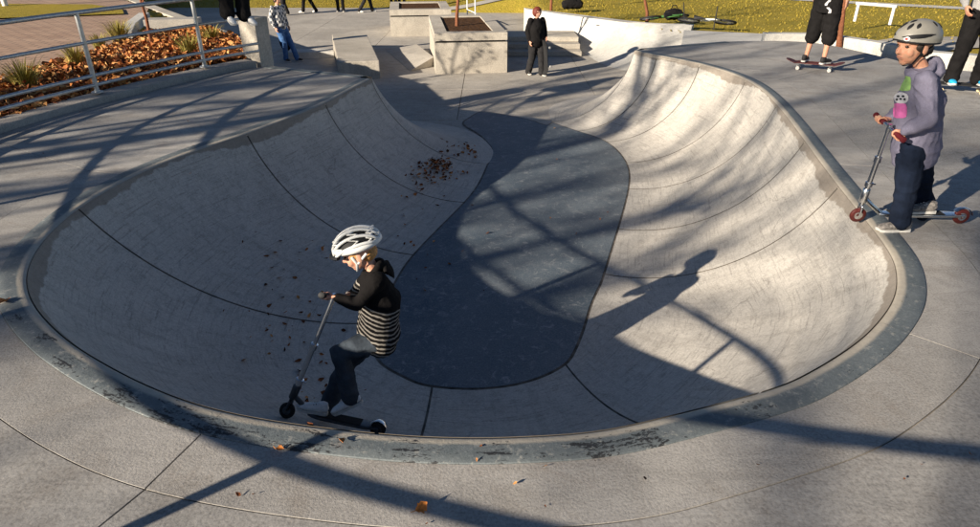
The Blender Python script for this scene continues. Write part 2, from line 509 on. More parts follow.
# wrapped ends of the two tongues
LT_R = [rim[0]] + [V(p) for p in ((-1.69, 9.52, 0), (-1.72, 9.57, 0), (-1.78, 9.62, 0), (-1.9, 9.69, 0), (-2.5, 9.97, 0), (-3.42, 10.4, 0))]
LT_B = [base[0]] + [on_z(495, 154, -DEPTH), on_z(480, 136, -DEPTH), on_z(452, 126, -DEPTH), on_z(408, 120, -DEPTH), V((-2.4, 12.15, -DEPTH)), V((-3.2, 12.5, -DEPTH))]
RT_R = [rim[-1]] + [V(p) for p in ((2.64, 11.99, 0), (2.68, 12.04, 0), (2.74, 12.08, 0), (2.84, 12.12, 0), (3.3, 12.35, 0), (4.4, 12.85, 0))]
RT_B = [base[-1]] + [V((1.12, 12.55, -DEPTH)), V((1.45, 13.15, -DEPTH)), V((1.95, 13.6, -DEPTH)), V((2.6, 13.85, -DEPTH)), V((3.5, 14.0, -DEPTH)), V((4.6, 14.4, -DEPTH))]
for Rl, Bl in ((LT_R, LT_B), (RT_R, RT_B)):
    rr, bb = catmull(Rl, 6), relax(catmull(Bl, 6), 3)
    wall_panel(rr, bb, [x + 40 for x in slen(rr)], .006, 'wall_panel', bowl)
# dark sealant behind the joints
vs, fs = [], []
allr, allb = rim, base
for i in range(NR):
    for p, d in section(allr[i], allb[i], .006): vs.append(p)
K = SEC + 1; nn = NR
for i in range(nn - 1):
    for k in range(SEC): fs.append((i * K + k, (i + 1) * K + k, (i + 1) * K + k + 1, i * K + k + 1))
mesh_obj('joint_sealant', vs, fs, M['joint'], bowl, sm=True)

# ------------------------------------------------------------------ deck round the bowl
deck = bpy.data.objects.new('deck', None); COL.objects.link(deck); struct(deck)
CW, RW = .155, .47
cop = bpy.data.objects.new('coping', None); COL.objects.link(cop); struct(cop)
prof = [(.004, -.07), (-.004, -.03), (.0, -.012), (.008, 0.0), (.022, .007), (.05, .009), (.10, .008), (CW - .004, .007), (CW, .004), (CW + .001, -.05)]
WEAR = [(*on_z(px, py, 0).xy, w) for px, py, w in ((20, 318, .06), (50, 338, .07), (72, 362, .09), (118, 400, .12), (165, 418, .12), (208, 432, .11), (300, 444, .17), (415, 452, .10), (500, 455, .06), (600, 450, .13), (645, 442, .13), (760, 412, .07), (905, 300, .03), (850, 372, .04))]
def coping_piece(i0, i1, P, N, S):
    vs, fs, uv = [], [], []; K = len(prof)
    idx = list(range(i0, i1 + 1))
    for q, i in enumerate(idx):
        t = 0
        if q == 0: t = .001
        if q == len(idx) - 1: t = -.001
        tv = (P[min(i + 1, len(P) - 1)] - P[max(i - 1, 0)]).normalized() * t
        for o, z in prof:
            vs.append(P[i] + tv + N[i] * o + V((0, 0, z))); uv.append((S[i], max(o, 0)))
    for q in range(len(idx) - 1):
        for k in range(K - 1): fs.append((q * K + k, q * K + k + 1, (q + 1) * K + k + 1, (q + 1) * K + k))
    o = mesh_obj('coping_segment', vs, fs, M['coping'], cop, uv, True)
    at_ = o.data.attributes.new('wear', 'FLOAT', 'POINT')
    at_.data.foreach_set('value', [max([.25 * math.exp(-((v.x - wx) ** 2 + (v.y - wy) ** 2) / (2 * wl * wl)) for wx, wy, wl in WEAR]) * (.35 + 4.5 * min(u_[1], .14)) for v, u_ in zip(vs, uv)])
    o.data.set_sharp_from_angle(angle=R(60))
CJ = [0, 8 * STEP, int(16.9 * STEP), int(26.1 * STEP), 32 * STEP, NR - 1]
for a, b in zip(CJ[:-1], CJ[1:]): coping_piece(a, b, rim, rnorm, rs)
for Rl, flip in ((LT_R, 1), (RT_R, -1)):
    P = catmull(Rl[3:], 4); N = []
    for i in range(len(P)):
        t = (P[min(i + 1, len(P) - 1)] - P[max(i - 1, 0)]).normalized(); N.append(V((-t.y, t.x, 0)) * flip)
    P = [p + N[0] * 0 + V((0, 0, -.001)) for p in P]
    coping_piece(0, len(P) - 1, P, N, [x + 60 for x in slen(P)])

def slab(inner, out, name, mat, thick=.12, nsub=1, z=0.0):
    """deck slab between two lines of points, with sides"""
    n = len(inner); vs, fs = [], []; K = nsub + 1
    for a, b in zip(inner, out):
        for k in range(K): vs.append(a.lerp(b, k / nsub) + V((0, 0, z)))
    for i in range(n - 1):
        for k in range(nsub): fs.append((i * K + k, (i + 1) * K + k, (i + 1) * K + k + 1, i * K + k + 1))
    loop = [i * K for i in range(n)] + [(n - 1) * K + k for k in range(1, K)] + [i * K + K - 1 for i in range(n - 2, -1, -1)] + [k for k in range(K - 2, 0, -1)]
    m0 = len(vs)
    for j in loop: vs.append(vs[j] - V((0, 0, thick)))
    L = len(loop)
    for q in range(L): fs.append((loop[q], loop[(q + 1) % L], m0 + (q + 1) % L, m0 + q))
    o = mesh_obj(name, vs, fs, mat, deck)
    bm = bmesh.new(); bm.from_mesh(o.data); bmesh.ops.recalc_face_normals(bm, faces=bm.faces)
    if sum(f.normal.z * f.calc_area() for f in bm.faces) < 0: bmesh.ops.reverse_faces(bm, faces=bm.faces)
    bm.to_mesh(o.data); bm.free()
    return o
lineA = [rim[i] + rnorm[i] * (CW + .002) for i in range(NR)]
lineB = [rim[i] + rnorm[i] * RW for i in range(NR)]
lineB2 = [rim[i] + rnorm[i] * (RW + .006) for i in range(NR)]
# keep the ring on the deck at both tongue tips
for L, off in ((lineA, CW + .002), (lineB, RW), (lineB2, RW + .006)):
    for i in list(range(0, 6)) + list(range(NR - 6, NR)):
        f = min(i, NR - 1 - i) / 6
        d = (outer[i] - rim[i]).normalized() * off
        L[i] = (rim[i] + d).lerp(L[i], f)
DJ = [0, int(6.4 * STEP), int(16.9 * STEP), int(26.1 * STEP), int(30.5 * STEP), 33 * STEP, NR - 1]
for a, b in zip(DJ[:-1], DJ[1:]):
    def cut(L, g=.004):
        S = [p.copy() for p in L[a:b + 1]]
        S[0] += (L[a + 1] - L[a]).normalized() * g; S[-1] += (L[b - 1] - L[b]).normalized() * g
        return S
    slab(cut(lineA), cut(lineB), 'ring_slab', M['deck2'], .06, 2, .001 * random.random())
    slab(cut(lineB2), cut(outer), 'deck_slab', M['deck'], .12, 6, -.001 - .002 * random.random())
# joint bed under the slabs, and the deck's outer face towards the plaza
vs = []; fs = []
for i in range(NR): vs += [rim[i] + rnorm[i] * .03 + V((0, 0, -.008)), outer[i] + V((0, 0, -.008))]
for i in range(NR - 1): fs.append((2 * i, 2 * i + 1, 2 * i + 3, 2 * i + 2))
mesh_obj('joint_filler', vs, fs, M['joint_deck'], deck)

# ------------------------------------------------------------------ floor slabs, plaza
fl_line = [p + (V((0, 0, 0))) for p in base]
top = [on_z(x, y, -DEPTH) for x, y in ((546, 125), (530, 119.5), (510, 115.5), (492, 112), (480, 111.5), (470, 117), (462, 124), (478, 134), (492, 150))]
poly = base[:] + relax(catmull([base[-1]] + top + [base[0]], 5), 2)[1:-1]
cen = sum(poly, V((0, 0, 0))) / len(poly)
def inset(P, d):
    n = len(P); Q = []
    for i in range(n):
        t = (P[(i + 1) % n] - P[i - 1]).normalized(); nn_ = V((-t.y, t.x, 0))
        Q.append(P[i] + nn_ * d)
    return Q
area = sum(poly[i].x * poly[(i + 1) % len(poly)].y - poly[(i + 1) % len(poly)].x * poly[i].y for i in range(len(poly)))
sg = 1 if area > 0 else -1
fin = inset(poly, sg * .024)
def flat(name, P, z, mat, parent=None):
    bm = bmesh.new(); vv = [bm.verts.new((p.x, p.y, z)) for p in P]
    es = [bm.edges.new((vv[i], vv[(i + 1) % len(vv)])) for i in range(len(vv))]
    bmesh.ops.triangle_fill(bm, use_beauty=True, use_dissolve=False, edges=es)
    for f in bm.faces:
        if f.normal.z < 0: f.normal_flip()
    m = bpy.data.meshes.new(name); bm.to_mesh(m); bm.free(); m.materials.append(mat)
    o = bpy.data.objects.new(name, m); COL.objects.link(o)
    if parent: o.parent = parent
    return o
plaza = bpy.data.objects.new('plaza', None); COL.objects.link(plaza); struct(plaza)
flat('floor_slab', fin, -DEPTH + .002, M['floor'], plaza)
flat('joint_sealant', inset(poly, -sg * .012), -DEPTH - .003, M['joint'], plaza)
b_ = MB(); b_.box((0, 5.6, -DEPTH - .06), (9, 12.4, .1)); b_.build('base_slab', M['plaza'], plaza)
def wallx(y): return -3.62 - (min(y, 12.5) - 10.6) * .335 - max(0, y - 12.5) * .75         # retaining wall beside the plaza
py0 = 11.75
rows = [11.75, 14.3, 17.2, 20.2, 23.2, 26.2, 29.2]
for r0, r1 in zip(rows[:-1], rows[1:]):
    xs = [-15, -12, -9, -6, -3.4, -.6, 2.2, 5, 8.5, 12]
    for x0, x1 in zip(xs[:-1], xs[1:]):
        if x1 < wallx(r1) - 2.5: continue
        m = MB(); dz = random.uniform(-.002, 0)
        m.box(((x0 + x1) / 2, (r0 + r1) / 2, -DEPTH - .0545 + dz), (x1 - x0 - .014, r1 - r0 - .014, .1))
        m.build('plaza_slab', M['plaza'], plaza)
b_ = MB(); b_.box((-1.5, 20.5, -DEPTH - .08), (27.4, 17.6, .12)); b_.build('joint_sealant', M['joint'], plaza)

# ------------------------------------------------------------------ ground and paving
def inpoly(x, y, P):
    c = False; j = len(P) - 1
    for i in range(len(P)):
        if (P[i][1] > y) != (P[j][1] > y) and x < (P[j][0] - P[i][0]) * (y - P[i][1]) / (P[j][1] - P[i][1]) + P[i][0]: c = not c
        j = i
    return c
def sst(a, b, x):
    t = max(0, min(1, (x - a) / (b - a))); return t * t * (3 - 2 * t)
PIT = [(-4.9, 5), (-4.5, 3.4), (-2.6, 1.3), (0, .6), (5, .6), (8.4, 1.6), (11, 4.2), (11.3, 7.6), (6.3, 9.4), (5.6, 12.3), (4.6, 13.0), (5.2, 14.6), (5.35, 17.6), (3.9, 19.2), (2.4, 22.0), (1.3,23.0), (1.5, 28.4), (-13.6, 28.4), (wallx(25.5) + .3, 25.5), (wallx(12.5) + .3, 12.5), (-3.5, 10.9), (-4.2, 9)]
def tz(x, y):
    if inpoly(x, y, PIT): return -1.75
    if y < 10.5 or x < wallx(y):
        zl = -.035
        return zl if x < 0 else -.14
    zb = -1.24 + .70 * sst(-2.5, 2.5, x)                       # lawn behind the plaza
    zr = -.14
    f = sst(5.6, 9, x) * (1 - sst(13.5, 18, y))
    z = zb * (1 - f) + zr * f
    return z + .25 * sst(30, 60, y)
def axis(lo, hi, step, far):
    a = []; x = lo
    while x < hi + 1e-6: a.append(x); x += step
    s = step
    while a[-1] < far: s *= 1.35; a.append(a[-1] + s)
    s = step
    while a[0] > -far: s *= 1.35; a.insert(0, a[0] - s)
    return a
gx, gy = axis(-16, 16, .4, 900), axis(-2, 40, .4, 900)
vs = [(x, y, tz(x, y)) for y in gy for x in gx]
n = len(gx)
fs = [(j * n + i, j * n + i + 1, (j + 1) * n + i + 1, (j + 1) * n + i) for j in range(len(gy) - 1) for i in range(n - 1)]
struct(mesh_obj('ground', vs, fs, M['lawn'], sm=True))

def strip(name, L, Rr, mat, dz=.02, sub=24):
    """paving sheet that follows the ground between two lines of points"""
    A, B = catmull([V((*p, 0)) for p in L], sub), catmull([V((*p, 0)) for p in Rr], sub)
    vs, fs = [], []
    for a, b in zip(A, B):
        for k in range(5):
            p = a.lerp(b, k / 4); vs.append((p.x, p.y, tz(p.x, p.y) + dz))
    for i in range(len(A) - 1):
        for k in range(4): fs.append((i * 5 + k, (i + 1) * 5 + k, (i + 1) * 5 + k + 1, i * 5 + k + 1))
    o = mesh_obj(name, vs, fs, mat); bm = bmesh.new(); bm.from_mesh(o.data); bmesh.ops.recalc_face_normals(bm, faces=bm.faces)
    if sum(f.normal.z for f in bm.faces) < 0: bmesh.ops.reverse_faces(bm, faces=bm.faces)
    bm.to_mesh(o.data); bm.free()
    return struct(o)
# brick plaza on the left, flat sheet of dark ground beyond it
P2 = lambda pts: [V((*p, 0)) for p in pts]
struct(flat('brick_pavement', P2([(-6.75, 2), (-6.75, 13.2), (-7.4, 14.5), (-9.1, 18.6), (-11.6, 21.8), (-24, 21.8), (-24, 2)]), -.004, M['paver']))
struct(flat('lawn_patch', P2([(-9.0, 17.1), (-9.6, 18.2), (-11, 19.3), (-22, 19.9), (-22, 15.3), (-12, 16.0)]), .03, M['lawn']))
struct(flat('dark_ground', P2([(-12.1, 22.3), (-15, 34), (-90, 40), (-90, 22.3)]), -.012, M['ground_dark_grey']))
# pale path across the lawn
strip('lawn_path', [(1.5, 33.0), (6, 31.0), (12, 26.0), (19, 21.5), (30, 17)], [(1.5, 33.9), (6, 31.9), (12.2, 26.9), (19.4, 22.4), (30.4, 18)], M['bank'], .025)
strip('plaza_edge_path', [(-14, 29.2), (-3, 29.2), (1.2, 29.2)], [(-14, 30.6), (-3, 30.6), (1.2, 30.6)], M['plaza'], .03)
struct(flat('concrete_apron', [on_z(680, 52, -.25), on_z(790, 46, -.25), on_z(772, 34, -.25), on_z(684, 30, -.25)], -.25, M['bank']))
strip('side_path', [(7.1, 12.1), (10, 13.0), (15, 13.2), (24, 12.6)], [(6.9, 13.9), (10, 14.9), (15, 15.0), (24, 14.4)], M['plaza'], .03)

def wall_run(name, pts, w, z0, z1, mat, parent=None, bevel=.012, seg=1):
    """straight or bent wall of even width along a line"""
    P = [V((p[0], p[1], 0)) for p in pts]; n = len(P); L, Q = [], []
    for i in range(n):
        t = (P[min(i + 1, n - 1)] - P[max(i - 1, 0)]).normalized(); nn_ = V((-t.y, t.x, 0)) * w / 2
        L.append(P[i] + nn_); Q.append(P[i] - nn_)
    vs, fs = [], []
    for a, b in zip(L, Q):
        vs += [(a.x, a.y, z0), (a.x, a.y, z1), (b.x, b.y, z1), (b.x, b.y, z0)]
    for i in range(n - 1):
        o = i * 4
        for k in range(4): fs.append((o + k, o + (k + 1) % 4, o + 4 + (k + 1) % 4, o + 4 + k))
    fs += [(3, 2, 1, 0), tuple(4 * (n - 1) + k for k in range(4))]
    m = MB(); m.v = [V(v) for v in vs]; m.f = fs
    return m.build(name, mat, parent, bevel=bevel)

# ------------------------------------------------------------------ guard railing on its kerb
RAIL = [(-3.62, 10.62), (-4.16, 9.82), (-4.84, 8.12), (-5.28, 6.5), (-5.30, 5.0), (-4.85, 3.5), (-4.0, 2.02), (-3.2, 1.22), (-2.5, .78), (-1.7, .48), (-.6, .2), (.6, .05), (2.2, -.02), (4.0, -.05)]
rail_c = relax(catmull([V((*p, 0)) for p in RAIL], 10), 6)
kerb = wall_run('kerb', [(p.x, p.y) for p in rail_c[2::3]], .30, -.2, .075, M['kerb'], bevel=.012)
tag(kerb, 'pale concrete kerb under the steel railing beside the leaf-filled bed', 'kerb')
rl = thing('guard_railing', 'galvanised steel pipe railing with four rails beside the leafy bed', 'railing', (-4.84, 8.12, .1))
rinv = Matrix.Translation((4.84, -8.12, -.1))
def along(P, d):
    s = 0
    for i in range(len(P) - 1):
        L = (P[i + 1] - P[i]).length
        if s + L >= d: return P[i].lerp(P[i + 1], (d - s) / L)
        s += L
    return P[-1].copy()
total = slen(rail_c)[-1]
for nm, z, r in (('top_rail', 1.02, .026), ('middle_rail', .68, .021), ('lower_rail', .30, .021), ('bottom_rail', .19, .021)):
    MB().loft([p + V((0, 0, z)) for p in rail_c[::2]], r, 12).build(nm, M['galv'], rl, True, inv=rinv)
d0 = 1.0
posts = [(-4.16, 9.82), (-4.84, 8.12), (-5.32, 6.05), (-4.75, 3.85), (-3.97, 1.99), (-2.45, .72), (.9, .03), (3.2, -.04)]
for d in posts:
    p = min(rail_c, key=lambda v: (v.x - d[0]) ** 2 + (v.y - d[1]) ** 2).copy()
    MB().loft([p + V((0, 0, .1)), p + V((0, 0, 1.02))], .027, 12).build('post', M['galv'], rl, True, inv=rinv)
    MB().lathe(p + V((0, 0, .098)), (0, 0, 1), [(0, .07), (.012, .07), (.016, .035), (.03, .034)], 14).build('base_flange', M['galv'], rl, True, inv=rinv)

# retaining wall that steps down to the plaza, with the pier that ends the railing
rw = thing('retaining_wall', 'concrete retaining wall running from the railing pier back along the plaza', 'wall', (-3.62, 10.7, -1.25))
ri = Matrix.Translation((3.62, -10.7, 1.25))
yy = [10.95, 12.5, 16.2, 19.9, 22.9, 25.6]
for a, b in zip(yy[:-1], yy[1:]):
    m = MB(); t = V((wallx(b) - wallx(a), b - a, 0)).normalized(); nn_ = V((t.y, -t.x, 0)) * .14
    A, B = V((wallx(a), a, 0)) + t * .006, V((wallx(b), b, 0)) - t * .006
    m.prism([A + nn_, B + nn_, B - nn_, A - nn_], -1.3, -.02); m.build('wall_panel', M['ledge'], rw, bevel=.012, inv=ri)
pier = MB(); pier.box((-3.72, 10.86, -.32), (.30, .34, 1.96), Matrix.Rotation(R(-18), 3, 'Z'))
tag(pier.build('railing_pier', M['ledge'], bevel=.015), 'upright pale concrete pier where the steel railing ends', 'pier')

# the leaf-filled planting bed
BED = [(-5.42, 5.0), (-5.40, 6.5), (-4.98, 8.15), (-4.30, 9.9), (-3.9, 10.75), (-4.45, 12.45), (-5.75, 14.15), (-6.7, 13.6), (-6.7, 5.0)]
struct(flat('bed_soil', P2(BED), .03, M['soil']))
def leaf_cloud(name, pts, mat, size=(.03, .06), lift=.02, tilt=.7, zmul=1.0):
    """many small curled leaves, each a bent diamond of its own"""
    vs, fs, tint = [], [], []
    for p in pts:
        L = random.uniform(*size); W = L * random.uniform(.4, .75); cu = random.uniform(.1, .55) * L
        M3 = Matrix.Rotation(random.uniform(0, 6.28), 3, 'Z') @ Matrix.Rotation(random.gauss(0, tilt), 3, 'X') @ Matrix.Rotation(random.gauss(0, tilt), 3, 'Y')
        o = len(vs); q = random.random()
        z = abs(random.gauss(0, lift))
        for v in ((-L, 0, cu), (-.3 * L, W, cu * .5), (-.2 * L, 0, 0), (-.3 * L, -W, cu * .5), (.5 * L, W * .6, cu * .6), (L, 0, cu), (.5 * L, -W * .6, cu * .6)):
            vs.append(V(p) + V((0, 0, z + .004)) + M3 @ V(v))
        fs += [(o, o + 2, o + 1), (o, o + 3, o + 2), (o + 1, o + 2, o + 5, o + 4), (o + 2, o + 3, o + 6, o + 5)]
        tint += [q] * 7
    ob = mesh_obj(name, vs, fs, mat)
    a = ob.data.attributes.new('tint', 'FLOAT', 'POINT'); a.data.foreach_set('value', tint)
    ob['kind'] = 'stuff'
    return ob
pts = []
while len(pts) < 9000:
    x, y = random.uniform(-6.9, -3.6), random.uniform(5.0, 14.1)
    if inpoly(x, y, BED): pts.append((x, y, .04 + .05 * noise.noise((x * 1.3, y * 1.3, 0))))
o = leaf_cloud('leaf_litter', pts, M['leaf'], (.035, .075), .03)
tag(o, 'thick layer of brown and orange dry leaves filling the planting bed', 'leaves')

def tuft(px, py, h, n, label, spread=.12):
    c = on_z(px, py, .05); vs, fs, tint = [], [], []
    for k in range(n):
        a = random.uniform(0, 6.28); r0 = random.uniform(0, .05 + spread * .4); ln = h * random.uniform(.55, 1.1); bend = random.uniform(.15, .75) * spread * 2.2
        d = V((math.cos(a), math.sin(a), 0)); sd = V((-d.y, d.x, 0)) * random.uniform(.004, .009)
        o = len(vs); q = random.random(); p0 = V((d.x * r0, d.y * r0, -.03))
        for t, w in ((0, 1), (.5, .8), (.85, .5), (1, .05)):
            p = p0 + d * bend * t ** 2 + V((0, 0, ln * t * (1 - .12 * t)))
            vs += [p - sd * w, p + sd * w]; tint += [q * .6 + .4 * t * q, q * .6 + .4 * t]
        for t in range(3): fs.append((o + 2 * t, o + 2 * t + 1, o + 2 * t + 3, o + 2 * t + 2))
    ob = mesh_obj('ornamental_grass', vs, fs, M['tuft']); ob.location = c
    a = ob.data.attributes.new('tint', 'FLOAT', 'POINT'); a.data.foreach_set('value', tint)
    return tag(ob, label, 'plant', 'ornamental grasses in the planting bed')
tuft(27, 88, .42, 220, 'largest clump of dry ornamental grass at the near end of the leafy bed', .2)
tuft(77, 66, .38, 160, 'tall clump of ornamental grass behind the nearest railing post', .14)
tuft(100, 46, .26, 140, 'small yellow grass clump left of the bushy clump by the white kerb', .14)
tuft(121, 41, .42, 260, 'bushy yellow-green grass clump beside the white kerb corner', .22)
tuft(190, 55, .40, 160, 'grass clump growing against the second railing post in the leaves', .16)
tuft(212, 41, .34, 160, 'far grass clump at the back of the bed below the seated person', .16)

# low concrete seat wall and kerb corner behind the bed
sw = wall_run('seat_wall', [(-7.25, 14.6), (-6.2, 14.75)], .42, -.05, .20, M['kerb'])
tag(sw, 'low pale concrete seat wall at the back of the leafy bed', 'low wall')
kc = wall_run('kerb_corner', [(-6.95, 13.1), (-7.5, 14.4), (-8.1, 16.3)], .22, -.05, .14, M['bank'])
tag(kc, 'white kerb edging the brick pavement behind the grass clumps', 'kerb')
bl = MB().loft([on_z(6, 7, 0), on_z(6, 7, 0) + V((0, 0, 1.0))], .07, 16).build('bollard', M['white_paint'], None, True)
tag(bl, 'white post standing by the dark ground at the top left corner', 'post')

# ------------------------------------------------------------------ ledges, planters, steps and banks on the plaza
def ledge(name, label, corners, z0, z1, mat, cat, bevel=.02):
    m = MB(); m.prism(corners, z0, z1)
    return tag(m.build(name, mat, bevel=bevel), label, cat)
Z = -DEPTH
def q(px, py, z=Z): p = on_z(px, py, z); return (p.x, p.y)
zt = Z + .40
ledge('grind_ledge', 'long low concrete ledge box lying between the shaded floor and the planters', [q(338, 62, zt), q(379, 60.5, zt), q(367, 34.5, zt), q(332, 34.5, zt)], Z - .02, zt, M['ledge'], 'ledge')
ledge('low_platform', 'thin low concrete platform edge in the shade by the retaining wall', [q(288, 52.5, Z + .16), q(334, 51.5, Z + .16), q(333, 48.5, Z + .16), q(290, 49, Z + .16)], Z - .02, Z + .16, M['bank'], 'platform')

def planter(label, fl, w, d, h, rz, name='tree_planter'):
    """hollow concrete box with a shadow gap under its cap, filled with soil"""
    t = thing(name, label, 'planter', fl, rz, 'square concrete tree planters on the plaza')
    th, cap, gap = .30, .17, .045
    def ring(z0, z1, i, o_):
        m = MB()
        for (x0, x1, y0, y1) in ((o_, w - o_, o_, th), (o_, w - o_, d - th, d - o_), (o_, th, th, d - th), (w - th, w - o_, th, d - th)):
            m.prism([(x0, y0), (x1, y0), (x1, y1), (x0, y1)], z0, z1)
        return m
    ring(-.02, h - cap - gap, 0, 0).build('box', M['ledge'], t)
    ring(h - cap - gap, h - cap, 0, .035).build('shadow_gap', M['gap_shade'], t)
    ring(h - cap, h, 0, 0).build('cap', M['ledge'], t)
    MB().prism([(th, th), (w - th, th), (w - th, d - th), (th, d - th)], h - .3, h - .035).build('soil', M['soil'], t)
    return t
fl = on_z(436, 74, Z); fr = on_z(507, 72.3, Z)
ang = math.atan2(fr.y - fl.y, fr.x - fl.x)
planter('large concrete tree planter box in front, left of the teenager in black', fl, (fr - fl).length, 3.6, .92, ang)
f2 = on_z(391, 36.5, Z)
planter('smaller far concrete planter box behind the large planter', f2, 1.95, 2.6, .80, ang)
# ramped bank against the planter
m = MB(); A, B, C, D = on_z(386, 50, Z), on_z(417, 50, Z), on_z(434, 66, Z), on_z(410, 71, Z)
B2, C2 = B + V((0, 0, .16)), C + V((0, 0, .22))
m.add([A, B, C, D, B2, C2], [(0, 3, 5, 4), (0, 4, 1), (3, 2, 5), (1, 4, 5, 2), (0, 1, 2, 3)])
tag(m.build('wedge_bank', M['plaza']), 'shallow concrete wedge ramp on the left of the large planter', 'ramp')
# steps behind the teenager
st = thing('concrete_steps', 'three shallow concrete steps in shade behind the teenager', 'steps', on_z(508, 58, Z))
ss = on_z(508, 58, Z)
for k in range(3):
    m = MB(); m.box((1.0, .25 + k * .42 + .6, (k + 1) * .13 - .065), (2.0, 1.2, .128)); m.build('step', M['ledge'], st, bevel=.012)
# tall white quarter bank at the back
bank = thing('quarter_bank', 'bright white curved concrete bank behind the teenager', 'bank', (2.5, 19.0, Z))
bi = Matrix.Translation((-2.5, -19.0, -Z))
zt = Z + .78
tops = [on_z(526, 9, zt), on_z(560, 14, zt), on_z(589, 18, zt), on_z(642, 24, zt), on_z(692, 25.8, zt)]
bots = [on_z(535, 43, Z), on_z(553, 44, Z), on_z(576, 47, Z), on_z(607, 66, Z), on_z(668, 78, Z)]
def bank_panel(i0, i1):
    T, B = catmull(tops[i0:i1 + 1], 6), catmull(bots[i0:i1 + 1], 6); vs, fs = [], []; K = 13
    for a, b in zip(T, B):
        h = V((a.x - b.x, a.y - b.y, 0))
        for k in range(K - 1):
            u = k / (K - 2); vs.append(V((b.x, b.y, Z)) + h * u + V((0, 0, (zt - Z) * (1 - math.sqrt(max(0, 1 - (.93 * u) ** 2))) / (1 - math.sqrt(1 - .93 ** 2)))))
        vs.append(V((a.x, a.y, zt)) + h.normalized() * .4)
    n = len(T)
    for i in range(n - 1):
        for k in range(K - 1): fs.append((i * K + k, (i + 1) * K + k, (i + 1) * K + k + 1, i * K + k + 1))
    # end faces
    for i, fl_ in ((0, 0), (n - 1, 1)):
        o = len(vs); e = vs[i * K + K - 1]; vs.append(V((e.x, e.y, Z - .1)))
        f = tuple(i * K + k for k in range(K)) + (o,)
        fs.append(f if fl_ else f[::-1])
    m = MB(); m.v = vs; m.f = fs
    return m.build('bank_panel', M['bank'], bank, True, inv=bi)
bank_panel(0, 2); bank_panel(2, 4)
a, b = on_z(597, 25, Z + .62), on_z(640, 31.5, Z + .60)
MB().loft([a, b], (.04, .04), 4).build('dark_bar', plain('bar_black', (.02, .02, .022), .5, .6), bank, inv=bi)  # thin black bar across the face of the bank
# short handrail far behind the planters, and the white pipe barrier on the right lawn
def pipe_rail(name, label, a, b, h, r, mat, cat, mids=()):
    t = thing(name, label, cat, a); d = V(b) - V(a)
    MB().loft([V((0, 0, h)), d + V((0, 0, h))], r, 10).build('top_rail', mat, t, True)
    for z in mids: MB().loft([V((0, 0, z)), d + V((0, 0, z))], r * .8, 10).build('middle_rail', mat, t, True)
    for k in (.06, .94): MB().loft([d * k, d * k + V((0, 0, h))], r, 10).build('post', mat, t, True)
    return t
a = on_z(467, 24, Z + .0); pipe_rail('hand_rail', 'thin pale handrail standing behind the large planter', a, a + V((.35, -1.2, 0)), .95, .022, M['white_paint'], 'handrail', (.5,))
a, b = on_z(852, 21, -.3), on_z(892, 25, -.3); pipe_rail('pipe_barrier', 'low white pipe barrier standing on the lawn behind the boys', a, b, .44, .038, M['white_paint'], 'barrier')
# kerb stones that edge the right deck
tag(wall_run('kerb', [(5.3, 13.25), (6.4, 13.2), (7.0, 12.0), (7.3, 11.1), (8.3, 10.5)], .24, -.3, .10, M['bank']), 'pale concrete kerb at the far edge of the right deck below the sapling', 'kerb')

# ------------------------------------------------------------------ lawn blades
vs, fs, tint = [], [], []
cnt = 0
while cnt < 26000:
    x = random.uniform(-16, 30); y = 13 + 32 * random.random() ** .8
    z = tz(x, y)
    if z < -1.3 or (x < wallx(y) + .3 and y < 30): continue
    if y < 30.7 and -9.6 < x < 1.3: continue
    if abs(x - 6.5) < 6 and y < 15.5 and x < 7.3: continue
    o = len(vs); a = random.uniform(0, 6.28); w = random.uniform(.010, .03); h = random.uniform(.02, .07)
    for k in range(2):
        d = V((math.cos(a + k * 1.6), math.sin(a + k * 1.6), 0)) * w
        l = V((random.uniform(-.04, .04), random.uniform(-.04, .04), h))
        p = V((x, y, z - .005)); o = len(vs)
        vs += [p - d, p + d, p + l]; fs.append((o, o + 1, o + 2))
    cnt += 1
g = mesh_obj('grass_blades', vs, fs, M['blade']); g['kind'] = 'stuff'
tag(g, 'sunlit yellow-green autumn lawn grass behind the skatepark', 'grass')

